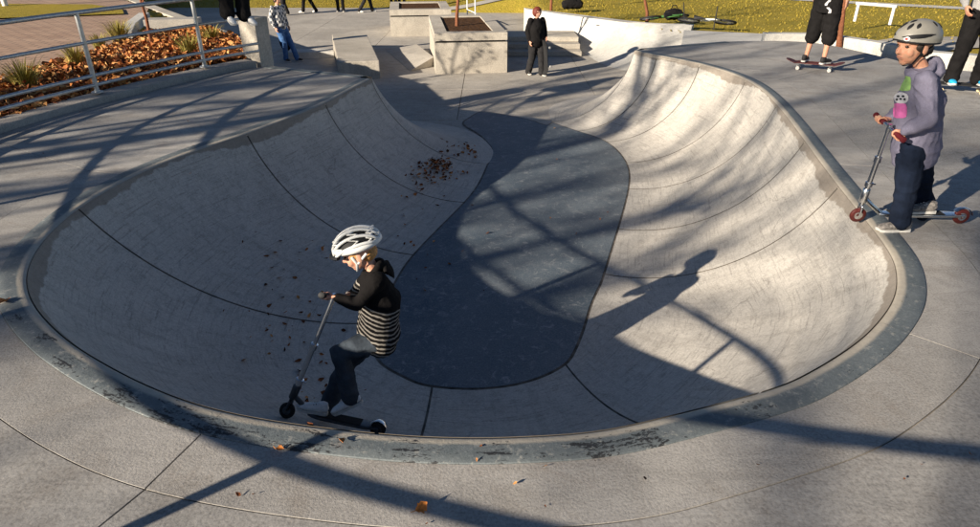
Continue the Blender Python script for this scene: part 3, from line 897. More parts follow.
# ------------------------------------------------------------------ trees
def tree(name, label, loc, h, r, seed, mat, levels=4, spread=.6, leaves=0, first=.35, group=None, lean=(0, 0), nb=(3, 5), lsize=(.03, .055)):
    rnd = random.Random(seed); t = thing(name, label, 'tree', loc, 0, group)
    trunk, crown, tips = MB(), MB(), []
    def grow(p, d, L, r, lv):
        n = 5; pts = [p.copy()]; rad = [r]
        for i in range(n):
            d = (d + V((rnd.gauss(0, .09), rnd.gauss(0, .09), rnd.gauss(.03, .05)))).normalized()
            p = p + d * L / n; pts.append(p.copy()); rad.append(r * (1 - (.62 if lv < levels else .9) * (i + 1) / n))
        (trunk if lv == 0 else crown).loft(pts, rad, 8 if lv == 0 else (6 if lv == 1 else 4))
        if lv >= levels:
            tips.append((pts[-1], pts[2])); return
        k = rnd.randint(*nb)
        for j in range(k + (2 if lv == 0 else 0)):
            f = rnd.uniform(first if lv == 0 else .3, 1.0); q_ = f * n; i = min(int(q_), n - 1)
            b = pts[i].lerp(pts[i + 1], q_ - i); rr = rad[i] * .62
            az = rnd.uniform(0, 6.28); ax = V((math.cos(az), math.sin(az), 0)); ax = (ax - d * ax.dot(d)).normalized()
            nd = (d * (1 - spread * rnd.uniform(.5, 1)) + ax * spread * rnd.uniform(.8, 1.3) + V((0, 0, .18))).normalized()
            grow(b, nd, L * rnd.uniform(.45, .68) * (1.1 if lv == 0 else 1), rr, lv + 1)
        grow(pts[-1], d, L * .55, rad[-1], lv + 1)
    grow(V((0, 0, -.05)), V((lean[0], lean[1], 1)).normalized(), h * .52, r, 0)
    trunk.build('trunk', mat, t, True); crown.build('branches', mat, t, True)
    if leaves and tips:
        st_ = random.getstate(); random.seed(seed)
        pts = []
        for _ in range(leaves):
            a, b = rnd.choice(tips); c = a.lerp(b, rnd.random())
            pts.append(c + V((rnd.gauss(0, .08), rnd.gauss(0, .08), rnd.gauss(0, .08))))
        o = leaf_cloud('foliage', pts, M['leaf'], lsize, .0, 1.2); o.parent = t
        random.setstate(st_)
    return t
SG = 'young saplings round the skatepark'
tree('sapling_tree', 'thin rust-brown sapling growing in the large front planter', on_z(457, 27, Z + .86) , 3.2, .05, 3, M['bark'], 3, .5, 120, .5, SG)
tree('sapling_tree', 'thin sapling trunk on the lawn behind the teenager', on_z(551, 9, -.5), 3.4, .05, 4, M['bark'], 3, .5, 100, .5, SG)
tree('sapling_tree', 'thin rust-brown sapling behind the end of the white bank', on_z(647, 22, -.45), 3.0, .05, 5, M['bark'], 3, .5, 90, .5, SG)
tree('sapling_tree', 'forked red-brown sapling at the far edge of the right deck', on_z(839, 46, -.05), 2.6, .058, 11, M['bark'], 3, .42, 80, .30, SG)
tree('sapling_tree', 'bare sapling stem at the back of the leaf-filled bed', on_z(153, 47, .02), 2.6, .035, 6, M['bark'], 3, .45, 60, .4, SG)

# park trees on the sunny side, out of frame to the left: their bare limbs dapple the far wall and the decks
TG = 'bare park trees on the sunny side'
def sunny(al, pe): return (-al * math.cos(SUN_AZ) - pe * math.sin(SUN_AZ), -al * math.sin(SUN_AZ) + pe * math.cos(SUN_AZ), 0)
tree('park_tree', 'bare tree nearest the railing on the sunny side', sunny(15, 7.4), 11.5, .30, 31, M['bark_grey'], 3, .62, 160, .30, TG, nb=(4, 5), lsize=(.05, .09))
tree('park_tree', 'bare tree further left along the brick pavement', sunny(17, 11.5), 12, .30, 32, M['bark_grey'], 3, .62, 160, .30, TG, nb=(4, 5), lsize=(.05, .09))
tree('park_tree', 'tallest bare tree furthest back on the sunny side', sunny(22, 5.4), 15, .36, 35, M['bark_grey'], 3, .6, 160, .40, TG, nb=(4, 5), lsize=(.05, .09))
tree('park_tree', 'bare tree behind the photographer on the sunny side', sunny(18, -2.1), 12, .28, 34, M['bark_grey'], 3, .6, 160, .35, TG, nb=(4, 5), lsize=(.05, .09))

# ------------------------------------------------------------------ where a sight line or a plumb line meets the concrete
_v, _f = [], []
for o in bowl.children:
    if o.name.startswith('wall_panel'):
        k = len(_v); _v += [v.co.copy() for v in o.data.vertices]; _f += [tuple(i + k for i in p.vertices) for p in o.data.polygons]
WALL = BVHTree.FromPolygons(_v, _f)
def surf(x, y):
    """height and normal of the bowl (or deck) at a plan position"""
    h = WALL.ray_cast(V((x, y, 3)), V((0, 0, -1)))
    if h[0]:
        n = h[1] if h[1].z > 0 else -h[1]
        return h[0], n
    z = -DEPTH if inpoly(x, y, [(p.x, p.y) for p in poly]) else 0.0
    return V((x, y, z)), V((0, 0, 1))
def sight(px, py):
    """first concrete seen through a pixel"""
    r = ray(px, py).normalized(); o = V((0, 0, CAM_H))
    best = None
    h = WALL.ray_cast(o, r)
    if h[0]: best = (h[0], h[1] if h[1].z > 0 else -h[1], h[3])
    t = (-DEPTH - CAM_H) / r.z; p = o + r * t
    if (best is None or t < best[2]) and inpoly(p.x, p.y, [(a.x, a.y) for a in poly]): best = (p, V((0, 0, 1)), t)
    if best is None: p = on_z(px, py, 0); best = (p, V((0, 0, 1)), 0)
    return best[0], best[1]

# ------------------------------------------------------------------ fallen leaves
pts = []
def drop(cx, cy, sx, sy, n):
    for _ in range(n):
        p, nn_ = sight(random.gauss(cx, sx), random.gauss(cy, sy)); pts.append(p + nn_ * .003)
drop(438, 172, 13, 6, 110); drop(437, 163, 7, 3, 60); drop(456, 150, 9, 5, 30); drop(420, 187, 12, 6, 20); drop(470, 148, 4, 6, 8)
o = leaf_cloud('leaf_drift', pts, M['leaf_dark'], (.014, .042), .010, .5); tag(o, 'drift of dark fallen leaves at the foot of the shaded far left wall', 'leaves')
pts = []
drop(300, 275, 30, 22, 26); drop(290, 330, 30, 22, 22); drop(300, 375, 22, 20, 22); drop(390, 265, 30, 22, 16); drop(330, 390, 24, 12, 14); drop(420, 215, 24, 16, 14); drop(540, 200, 50, 40, 8)
o = leaf_cloud('scattered_leaves', pts, M['leaf_dark'], (.010, .034), .006, .5); tag(o, 'dry leaves scattered over the near left wall around the boy', 'leaves')
pts = [on_z(random.uniform(0, 980), random.uniform(445, 527), .003) for _ in range(14)] + [on_z(random.uniform(0, 200), random.uniform(100, 190), .003) for _ in range(16)]
o = leaf_cloud('leaf_crumbs', pts, M['leaf_dark'], (.006, .013), .002, .4); tag(o, 'tiny leaf crumbs strewn over the pale concrete deck', 'leaves')
def big_leaf(loc, L, rz, tilt, label):
    vs, fs = [], []; n = 9
    for i in range(n):
        t = i / (n - 1); w = L * .42 * math.sin(math.pi * (t * .93 + .04)) * (1 + .25 * math.sin(t * 21))
        zc = L * (.30 * (t - .5) ** 2)
        for s, cu in ((-1, 1.0), (-.5, .35), (0, 0), (.5, .3), (1, .8)):
            vs.append(V(((t - .5) * L, s * w, zc + cu * w * .9)))
    for i in range(n - 1):
        for k in range(4): fs.append((i * 5 + k, (i + 1) * 5 + k, (i + 1) * 5 + k + 1, i * 5 + k + 1))
    o = mesh_obj('fallen_leaf', vs, fs, M['leaf_orange'], sm=True)
    MB().loft([V((-L * .5, 0, L * .07)), V((-L * .7, .004, L * .14)), V((-L * .85, .01, L * .26))], .0016, 5).build('stalk', M['leaf_orange'], o)
    o.location = loc; o.rotation_euler = (tilt[0], tilt[1], rz)
    return tag(o, label, 'leaf', 'single orange leaves on the deck')
big_leaf(on_z(421, 506, .022), .05, .6, (1.0, -.3), 'curled orange leaf alone on the bright deck in front of the bowl')
big_leaf(on_z(3, 302, .012), .075, 1.9, (.3, .2), 'orange leaf at the left edge of the picture beside the coping')
big_leaf(on_z(280, 449, .012), .03, .3, (.3, .2), 'small orange leaf on the coping below the boy in the bowl')
big_leaf(on_z(341, 441, .02), .035, 2.2, (.5, .1), 'brown orange leaf on the near coping behind the scooter')

# ------------------------------------------------------------------ people
WORK = bpy.data.scenes.new('workshop')      # scratch scene for growing bodies and clothes, removed at the end
def remesh(mb, voxel, name, mat, parent, inv, sm=3, wr=0, wscale=14, seed=0, mask=None):
    m = bpy.data.meshes.new('raw'); m.from_pydata([tuple(v) for v in mb.v], [], mb.f); m.update()
    bm = bmesh.new(); bm.from_mesh(m); bmesh.ops.recalc_face_normals(bm, faces=bm.faces); bm.to_mesh(m); bm.free()
    o = bpy.data.objects.new('raw', m); WORK.collection.objects.link(o)
    md = o.modifiers.new('r', 'REMESH'); md.mode = 'VOXEL'; md.voxel_size = voxel
    if sm: ms = o.modifiers.new('s', 'SMOOTH'); ms.factor = .5; ms.iterations = sm
    with bpy.context.temp_override(scene=WORK, view_layer=WORK.view_layers[0]):
        dg = bpy.context.evaluated_depsgraph_get(); dg.update()
        me = bpy.data.meshes.new_from_object(o.evaluated_get(dg)); me.name = name
    bpy.data.objects.remove(o); bpy.data.meshes.remove(m)
    if wr:
        nv = len(me.vertices); nrm = [n_.vector.copy() for n_ in me.vertex_normals]; new = []
        for v, n_ in zip(me.vertices, nrm):
            c = v.co; n0 = noise.noise(c * 5.0 + V((seed, 3.1, 0))) * 2.2
            w1 = noise.noise(V((c.x * wscale + seed, c.y * wscale, c.z * wscale * .7)))
            w2 = noise.noise(V(((c.x * .5 + n0 * .03) * wscale, (c.y * .5 - n0 * .02) * wscale + seed, (c.z + n0 * .045 + (c.x - c.y) * .35) * wscale * .95)))
            new += list(c + n_ * wr * (w1 * .6 + (abs(w2) * -1.6 + .35)))
        me.vertices.foreach_set('co', new); me.update()
    me.transform(inv); smooth(me); me.materials.clear(); me.materials.append(mat)
    ob = bpy.data.objects.new(name, me); COL.objects.link(ob); ob.parent = parent
    return ob
def frame(f, u):
    f = V(f).normalized(); u = V(u); u = (u - f * u.dot(f)).normalized(); r = f.cross(u)
    return r, f, u
def hand_grip(mb, wrist, c, b, s, S, rb=.014, sgn=1):
    """five fingers closed round a bar: c bar centre, b bar direction, s from bar towards the wrist"""
    wrist, c, b = V(wrist), V(c), V(b).normalized(); s = (V(s) - b * V(s).dot(b)).normalized()
    fs_, rf = .0195 * S, .0088 * S
    for i in range(4):
        L = (.92, 1.0, .97, .82)[i]; o = c + b * (i - 1.5) * fs_
        pt = []
        for a in (10, 70 * L, 135 * L, 200 * L, 250 * L):
            pt.append(o + (Matrix.Rotation(sgn * R(a), 3, b) @ s) * (rb + rf * 1.05))
        mb.capsule(wrist + b * (i - 1.5) * fs_ * .7, pt[0], rf * 1.5, rf * 1.35, 8)
        mb.chain(pt, [rf * 1.2, rf * 1.08, rf, rf * .95, rf * .85], 8)
    o = c - b * 2.05 * fs_
    pt = [wrist - b * fs_ * 1.2, c.lerp(wrist, .45) - b * 1.9 * fs_] + [o + (Matrix.Rotation(-sgn * R(a), 3, b) @ s) * (rb + rf * 1.1) for a in (25, 85, 130)]
    mb.chain(pt, [rf * 1.5, rf * 1.45, rf * 1.2, rf * 1.1, rf * .95], 8)
def hand_relaxed(mb, wrist, d, n, S, thumb):
    """open, slightly curled hand: d along the palm, n palm side, thumb sideways direction"""
    d = V(d).normalized(); n = V(n); n = (n - d * n.dot(d)).normalized(); s = V(thumb); s = (s - d * s.dot(d) - n * s.dot(n)).normalized()
    w = V(wrist); pl = .092 * S; rf = .0088 * S
    for i, (off, L) in enumerate(((1.4, .070), (.47, .078), (-.47, .074), (-1.4, .058))):
        k = w + d * pl + s * off * .0195 * S
        mb.capsule(w + d * .012 * S + s * off * .011 * S, k, rf * 1.7, rf * 1.4, 8)
        p, dd = k, d.copy()
        for j, fr in enumerate((.45, .32, .23)):
            dd = (dd * math.cos(R(24)) + n * math.sin(R(24))).normalized(); q_ = p + dd * L * S * fr
            mb.capsule(p, q_, rf * (1.15 - .1 * j), rf * (1.05 - .1 * j), 8); p = q_
    p0 = w + d * .02 * S + s * .018 * S; p1 = p0 + (d * .55 + s * .75 + n * .25).normalized() * .045 * S; p2 = p1 + (d * .85 + s * .3 + n * .35).normalized() * .032 * S; p3 = p2 + (d + n * .4).normalized() * .024 * S
    mb.chain([p0, p1, p2, p3], [rf * 1.8, rf * 1.4, rf * 1.15, rf * .95], 8)
def head_shape(mb, c, f, u, hh):
    r, f, u = frame(f, u); Mx = Matrix((r, f, u)).transposed()
    P = lambda x, y, z: V(c) + (r * x + f * y + u * z) * hh
    mb.ball(P(0, -.05, .10), (.36 * hh, .445 * hh, .40 * hh), Mx, 18, 12)
    mb.ball(P(0, .10, -.16), (.285 * hh, .30 * hh, .33 * hh), Mx, 16, 10)
    mb.ball(P(0, .23, -.40), (.13 * hh, .11 * hh, .10 * hh), Mx)
    mb.ball(P(.17, .24, -.15), (.12 * hh, .12 * hh, .13 * hh), Mx); mb.ball(P(-.17, .24, -.15), (.12 * hh, .12 * hh, .13 * hh), Mx)
    mb.capsule(P(0, .36, .02), P(0, .455, -.13), .035 * hh, .06 * hh, 8)
    mb.ball(P(.05, .40, -.145), (.04 * hh,) * 3, Mx, 8, 6); mb.ball(P(-.05, .40, -.145), (.04 * hh,) * 3, Mx, 8, 6)
    mb.capsule(P(-.19, .33, .10), P(.19, .33, .10), .05 * hh, .05 * hh, 8)
    mb.capsule(P(-.08, .375, -.235), P(.08, .375, -.235), .026 * hh, .026 * hh, 8); mb.capsule(P(-.07, .37, -.285), P(.07, .37, -.285), .028 * hh, .028 * hh, 8)
    for sx in (-1, 1): mb.ball(P(sx * .365, -.04, -.06), (.045 * hh, .10 * hh, .155 * hh), Mx, 10, 8)
    return P, Mx
SKIN = {}
def skin_mat(name, c):
    t = NT(name, .55, .35); co = t.coord('Object')
    t.col(t.mix(t.ramp(t.noise(co, 22, 4, .6), [(.35, 0), (.7, 1)]), c, (c[0] * 1.05, c[1] * .78, c[2] * .70)))
    t.b.inputs['Subsurface Weight'].default_value = .12; t.b.inputs['Subsurface Radius'].default_value = (.02, .008, .004)
    return t.m
M['skin'] = skin_mat('pale_skin', (.60, .36, .25)); M['skin2'] = skin_mat('tanned_skin', (.54, .31, .205))
M['eye'] = plain('dark_eye', (.03, .022, .018), .2)
M['lip'] = plain('lips', (.45, .18, .14), .5)
M['hair_blond'] = plain('blond_hair', (.55, .27, .085), .6, var=.45, scale=60, bump=.006); M['hair_red'] = plain('red_brown_hair', (.16, .035, .02), .6, var=.5, scale=60); M['hair_dark'] = plain('dark_hair', (.03, .02, .014), .6, var=.4, scale=60)
M['black'] = fabric('black_cotton', (.012, .011, .011), .4); M['charcoal'] = fabric('charcoal_cotton', (.026, .025, .026), .35)
M['denim'] = fabric('dark_denim', (.009, .014, .028), .5, 700); M['jeans'] = fabric('worn_denim', (.055, .068, .085), .6, 700); M['blue_jeans'] = fabric('blue_denim', (.07, .15, .32), .3)
M['hoodie'] = fabric('grey_marl', (.19, .18, .245), .22, 300); M['grey'] = fabric('grey_jersey', (.33, .32, .31), .2)
M['shoe_white'] = plain('white_leather', (.80, .79, .76), .5, var=.15, scale=40); M['shoe_dark'] = plain('dark_suede', (.03, .028, .028), .8); M['shoe_blue'] = plain('bright_blue_canvas', (.02, .36, .62), .7); M['shoe_grey'] = plain('grey_mesh_shoe', (.22, .20, .18), .7, var=.7, scale=50); M['sole'] = plain('pale_rubber', (.62, .60, .55), .7)
def stripes_mat():
    t = NT('striped_knit', .93, .1); sp = t.n('ShaderNodeSeparateXYZ'); t.l(t.coord('Object'), sp.inputs[0])
    co = t.coord('Object')
    z = t.math('ADD', t.math('ADD', sp.outputs[2], t.math('MULTIPLY', sp.outputs[0], .30)), t.math('MULTIPLY', t.noise(co, 9, 3, .6), .035))
    w = t.math('FRACT', t.math('MULTIPLY', z, 32))
    k = t.ramp(w, [(.52, 0), (.62, 1), (.90, 1), (.99, 0)])
    lo = t.math('LESS_THAN', z, STRIPE_TOP)
    t.col(t.mix(t.math('MULTIPLY', k, lo), (.010, .009, .009), (.30, .275, .24)))
    t.bump(t.noise(co, 26, 5, .65, 1), .6, .01)
    return t.m
def check_mat():
    t = NT('checked_flannel', .9, .1); ch = t.n('ShaderNodeTexChecker'); t.l(t.coord('Object'), ch.inputs[0]); ch.inputs['Scale'].default_value = 15
    ch.inputs['Color1'].default_value = (.66, .64, .60, 1); ch.inputs['Color2'].default_value = (.10, .11, .13, 1); t.col(ch.outputs[0]); return t.m
M['check'] = check_mat()

def shoe(parent, inv, heel, toe, up, S, mat, voxel, label=None):
    """low shoe from heel to toe with a rubber sole; heel and toe lie on the sole's underside"""
    heel, toe = V(heel), V(toe); d = (toe - heel); L = d.length; d /= L; up = V(up); up = (up - d * up.dot(d)).normalized(); s = d.cross(up)
    P = lambda x, z, y=0: heel + d * x * L + up * z * S + s * y * S
    m = MB()
    m.loft([P(-.01, .05), P(.10, .055), P(.3, .055), P(.5, .048), P(.72, .042), P(.9, .036), P(1.0, .03)], [(.018 * S, .02 * S), (.034 * S, .04 * S), (.037 * S, .045 * S), (.041 * S, .036 * S), (.046 * S, .028 * S), (.038 * S, .02 * S), (.015 * S, .008 * S)], 14, lat=s)
    m.loft([P(.16, .05), P(.17, .09), P(.17, .105)], [(.036 * S, .05 * S), (.033 * S, .042 * S), (.034 * S, .043 * S)], 12, lat=s)
    o = remesh(m, voxel, 'shoe', mat, parent, inv, 2)
    if label: o['label'] = label
    m = MB(); hw = [(-.015, .012), (.03, .030), (.15, .036), (.35, .034), (.55, .041), (.75, .047), (.9, .040), (.98, .022), (1.01, .008)]
    top = [(x, w) for x, w in hw]; vs = []
    for z in (0, .022):
        for x, w in hw: vs += [P(x, z + (.012 if x > .9 else 0), -w), P(x, z + (.012 if x > .9 else 0), w)]
    n = len(hw); fs = []
    for i in range(n - 1):
        a = 2 * i
        fs += [(a, a + 1, a + 3, a + 2), (2 * n + a, 2 * n + a + 2, 2 * n + a + 3, 2 * n + a + 1), (a, a + 2, 2 * n + a + 2, 2 * n + a), (a + 1, 2 * n + a + 1, 2 * n + a + 3, a + 3)]
    fs += [(0, 2 * n, 2 * n + 1, 1), (2 * n - 2, 2 * n - 1, 4 * n - 1, 4 * n - 2)]
    so = m.add(vs, fs).build('sole', M['sole'], o, inv=inv)
    lc = MB()
    for x in (.38, .46, .54, .62): lc.capsule(P(x, .088 - (x - .38) * .10, -.022), P(x + .03, .088 - (x - .38) * .10, .022), .0035 * S, .0035 * S, 6)
    lc.build('laces', M['shoe_white'] if mat is not M['shoe_white'] else M['charcoal'], o, inv=inv)
    return o

def person(label, J, S, hh, mats, voxel=.006, top='tee', bottom='trousers', grips=None, wr=.006, hair=None, group=None, foot=None, name='person', fat=1.0, legs=1.0, sleeve=1.0, short=None, hood=1.0, slv=1.0):
    """J: joints in world space. body is one skin; clothes, shoes and hair hang under the person"""
    loc = V(J['base']); root = thing(name, label, 'person', loc, 0, group); inv = Matrix.Translation(-loc)
    lat = (V(J['shR']) - V(J['shL'])).normalized(); hip_lat = (V(J['hpR']) - V(J['hpL'])).normalized()
    pel = (V(J['hpL']) + V(J['hpR'])) / 2; sh = (V(J['shL']) + V(J['shR'])) / 2; neck = V(J['neck']); head = V(J['head'])
    sp1 = J.get('waist', pel.lerp(sh, .38)); sp2 = J.get('chest', pel.lerp(sh, .72))
    shw = (V(J['shR']) - V(J['shL'])).length / 2
    b = MB(); P, Mx = head_shape(b, head, J['look'], J.get('up', (0, 0, 1)), hh)
    b.capsule(neck + (neck - head) * .2, P(0, -.10, -.25), .052 * S, .047 * S)
    b.loft([pel - V((0, 0, .03)), V(sp1), V(sp2), sh, neck], [(.12 * S, .09 * S), (.10 * S, .08 * S), (.12 * S, .09 * S), (shw * .9, .07 * S), (.05 * S, .05 * S)], 12, lat=lat)
    for s in 'LR':
        b.chain([J['sh' + s], J['el' + s], J['wr' + s]], [.045 * S, .036 * S, .025 * S]); b.chain([J['hp' + s], J['kn' + s], J['an' + s]], [.075 * S, .05 * S, .033 * S])
        kn, an = V(J['kn' + s]), V(J['an' + s]); fw = V(J['toe' + s]) - V(J['heel' + s]); fw.z = 0; fw.normalize()
        b.capsule(kn.lerp(an, .12) - fw * .018 * S, kn.lerp(an, .5) - fw * .012 * S, .045 * S, .036 * S)
        fu = V(J.get('fup' + s, (0, 0, 1))).normalized(); hl_, to_ = V(J['heel' + s]), V(J['toe' + s])
        b.chain([an, hl_.lerp(to_, .2) + fu * .07 * S, hl_.lerp(to_, .24) + fu * .05 * S, hl_.lerp(to_, .7) + fu * .038 * S], [.030 * S, .028 * S, .024 * S, .016 * S])
        g = (grips or {}).get(s)
        if g: hand_grip(b, J['wr' + s], g['c'], g['b'], g['s'], S, g.get('rb', .014), g.get('sgn', 1))
        else:
            d = V(J['wr' + s]) - V(J['el' + s]); n_ = V(J['look']) * .2 + lat * (1 if s == 'L' else -1)
            hand_relaxed(b, J['wr' + s], d, n_, S, J['look'])
    body = remesh(b, voxel, 'body', mats['skin'], root, inv, 2)
    e = [MB(), MB()]
    for k, sx in enumerate((-1, 1)): e[k].ball(P(sx * .165, .345, .02), (.05 * hh, .045 * hh, .03 * hh), Mx, 10, 6).build('eye', M['eye'], body, True, inv=inv)
    MB().capsule(P(-.08, .392, -.26), P(.08, .392, -.26), .016 * hh, .016 * hh, 8).build('mouth', M['lip'], body, True, inv=inv)
    # ---- top
    m = MB(); k = fat; ks = 1 + (fat - 1) * .45; dn = (pel - sh).normalized(); hem = pel + dn * J.get('hem', .04) * S
    m.loft([hem, hem.lerp(V(sp1), .5), V(sp1), V(sp2), sh - (sh - V(sp2)) * .15, sh.lerp(neck, .55), neck.lerp(head, .02)],
           [(.152 * S * k, .112 * S * k), (.172 * S * k, .134 * S * k), (.155 * S * k, .122 * S * k), (.17 * S * ks * 1.04, .128 * S * k), (shw * 1.0, .098 * S * ks), (shw * .62, .08 * S), (.062 * S, .062 * S)], 20, lat=[hip_lat, hip_lat, lat, lat, lat, lat, lat])
    for s in 'LR':
        a, e_, w = V(J['sh' + s]), V(J['el' + s]), V(J['wr' + s])
        if sleeve >= 1: m.chain([a, a.lerp(e_, .5), e_, e_.lerp(w, .55), e_.lerp(w, .93)], [.068 * S * ks, .066 * S * ks * slv, .06 * S * ks * slv, .054 * S * ks * slv, .036 * S * ks], 12)
        else: m.chain([a, a.lerp(e_, sleeve * 1.6)], [.07 * S, .075 * S], 12)
    if top == 'hoodie':
        r_, f_, u_ = frame(J['look'], (0, 0, 1)); c = neck + u_ * .01
        ringp = [c + r_ * math.cos(a) * .085 * S + f_ * (math.sin(a) * .08 * S) + u_ * (-.03 * S - .035 * S * math.sin(a)) for a in [2 * math.pi * i / 14 for i in range(15)]]
        m.chain(ringp, [.030 * S] * 15, 8)
        Mh = Matrix((r_, f_, u_)).transposed()
        m.ball(c - f_ * .105 * S - u_ * .055 * S, (.10 * S, .055 * S * hood, .085 * S * hood), Mh); m.ball(c - f_ * .12 * S - u_ * .10 * S, (.07 * S, .04 * S * hood, .07 * S), Mh)
    topo = remesh(m, voxel * 1.25, {'hoodie': 'hoodie', 'tee': 'shirt', 'jumper': 'jumper'}[top], mats['top'], root, inv, 4, wr, 13, loc.x)
    # ---- bottom
    m = MB(); m.loft([pel + dn * -.09 * S, pel, pel + dn * .09 * S], [(.15 * S, .115 * S), (.16 * S, .125 * S), (.13 * S, .10 * S)], 16, lat=hip_lat)
    for s in 'LR':
        h, kn, an = V(J['hp' + s]), V(J['kn' + s]), V(J['an' + s])
        if short: pt, rr = [h, h.lerp(kn, .55), kn.lerp(an, short)], [.095, .092, .088]
        else: pt, rr = [h, h.lerp(kn, .5), kn, kn.lerp(an, .5), kn.lerp(an, .86), kn.lerp(an, 1.02)], [.095, .084, .072, .066, .066, .070]
        m.chain(pt, [x * S * legs for x in rr], 12)
    remesh(m, voxel * 1.25, 'shorts' if short else 'trousers', mats['bottom'], root, inv, 4, max(wr * 1.1, .012) if S < .85 else wr * 1.1, 15, loc.y)
    for s in 'LR': shoe(root, inv, J['heel' + s], J['toe' + s], J.get('fup' + s, (0, 0, 1)), S, mats['shoe'], max(voxel, .005))
    if hair:
        m = MB(); Q = P
        m.ball(Q(0, -.08, .16), (.40 * hh, .47 * hh, .41 * hh), Mx, 16, 10); m.ball(Q(0, -.25, -.08), (.36 * hh, .28 * hh, .36 * hh), Mx, 14, 8)
        for sx in (-1, 1): m.ball(Q(sx * .30, -.02, -.02), (.10 * hh, .22 * hh, .30 * hh), Mx, 10, 8)
        if hair[1] == 'long': m.ball(Q(0, -.12, .02), (.50 * hh, .50 * hh, .52 * hh), Mx, 14, 8); m.ball(Q(0, .22, .33), (.32 * hh, .2 * hh, .14 * hh), Mx)
        if hair[1] == 'under':     # only what shows below a helmet
            m = MB(); m.ball(Q(0, -.24, -.12), (.345 * hh, .25 * hh, .24 * hh), Mx, 14, 8)
            for sx in (-1, 1): m.ball(Q(sx * .31, .02, -.0), (.075 * hh, .16 * hh, .14 * hh), Mx, 10, 8)
        remesh(m, max(voxel, .006), 'hair', hair[0], root, inv, 2, .006, 40)
    return root, inv, P, Mx, topo

# ---- helmets
def dome(P, hh, ax, ay, az, cz, cy, lim, thick, n=40, k=14):
    """open shell round the head; lim(phi) gives how far down it reaches, phi 0 at the front"""
    vs, fs = [], []
    for layer in (1.0, 1.0 - thick):
        for i in range(n):
            ph = 2 * math.pi * i / n
            for j in range(k + 1):
                th = R(lim(ph)) * j / k; st = math.sin(th)
                vs.append(P(ax * layer * st * math.sin(ph), cy + ay * layer * st * math.cos(ph), cz + az * layer * math.cos(th)))
    K = k + 1; H = n * K
    for i in range(n):
        i2 = (i + 1) % n
        for j in range(k):
            fs.append((i * K + j, i * K + j + 1, i2 * K + j + 1, i2 * K + j)); fs.append((H + i * K + j, H + i2 * K + j, H + i2 * K + j + 1, H + i * K + j + 1))
        fs.append((i * K + k, H + i * K + k, H + i2 * K + k, i2 * K + k))
    m = MB(); m.v = vs; m.f = fs
    return m
def dome_pt(P, ax, ay, az, cz, cy, ph, th, l=1.0):
    st = math.sin(R(th)); return P(ax * l * st * math.sin(R(ph)), cy + ay * l * st * math.cos(R(ph)), cz + az * l * math.cos(R(th)))
M['helmet_grey'] = plain('grey_helmet_shell', (.27, .255, .22), .38, var=.12, scale=9, spec=.5); M['helmet_white'] = plain('white_helmet_shell', (.80, .79, .75), .3, var=.05, spec=.5); M['helmet_black'] = plain('black_foam', (.012, .012, .013), .6)
M['badge'] = plain('white_badge', (.75, .73, .70), .4); M['badge_red'] = plain('red_badge', (.5, .04, .03), .4)
M['chrome'] = plain('polished_aluminium', (.72, .72, .72), .22, 1.0, var=.1); M['steel_dark'] = plain('dark_steel', (.10, .105, .115), .35, .9); M['rubber'] = plain('black_rubber', (.015, .015, .016), .6); M['red_foam'] = plain('dark_red_foam', (.10, .008, .012), .8); M['red_wheel'] = plain('dark_red_urethane', (.075, .014, .012), .45)
M['griptape'] = plain('grip_tape', (.02, .02, .021), .95, scale=300)

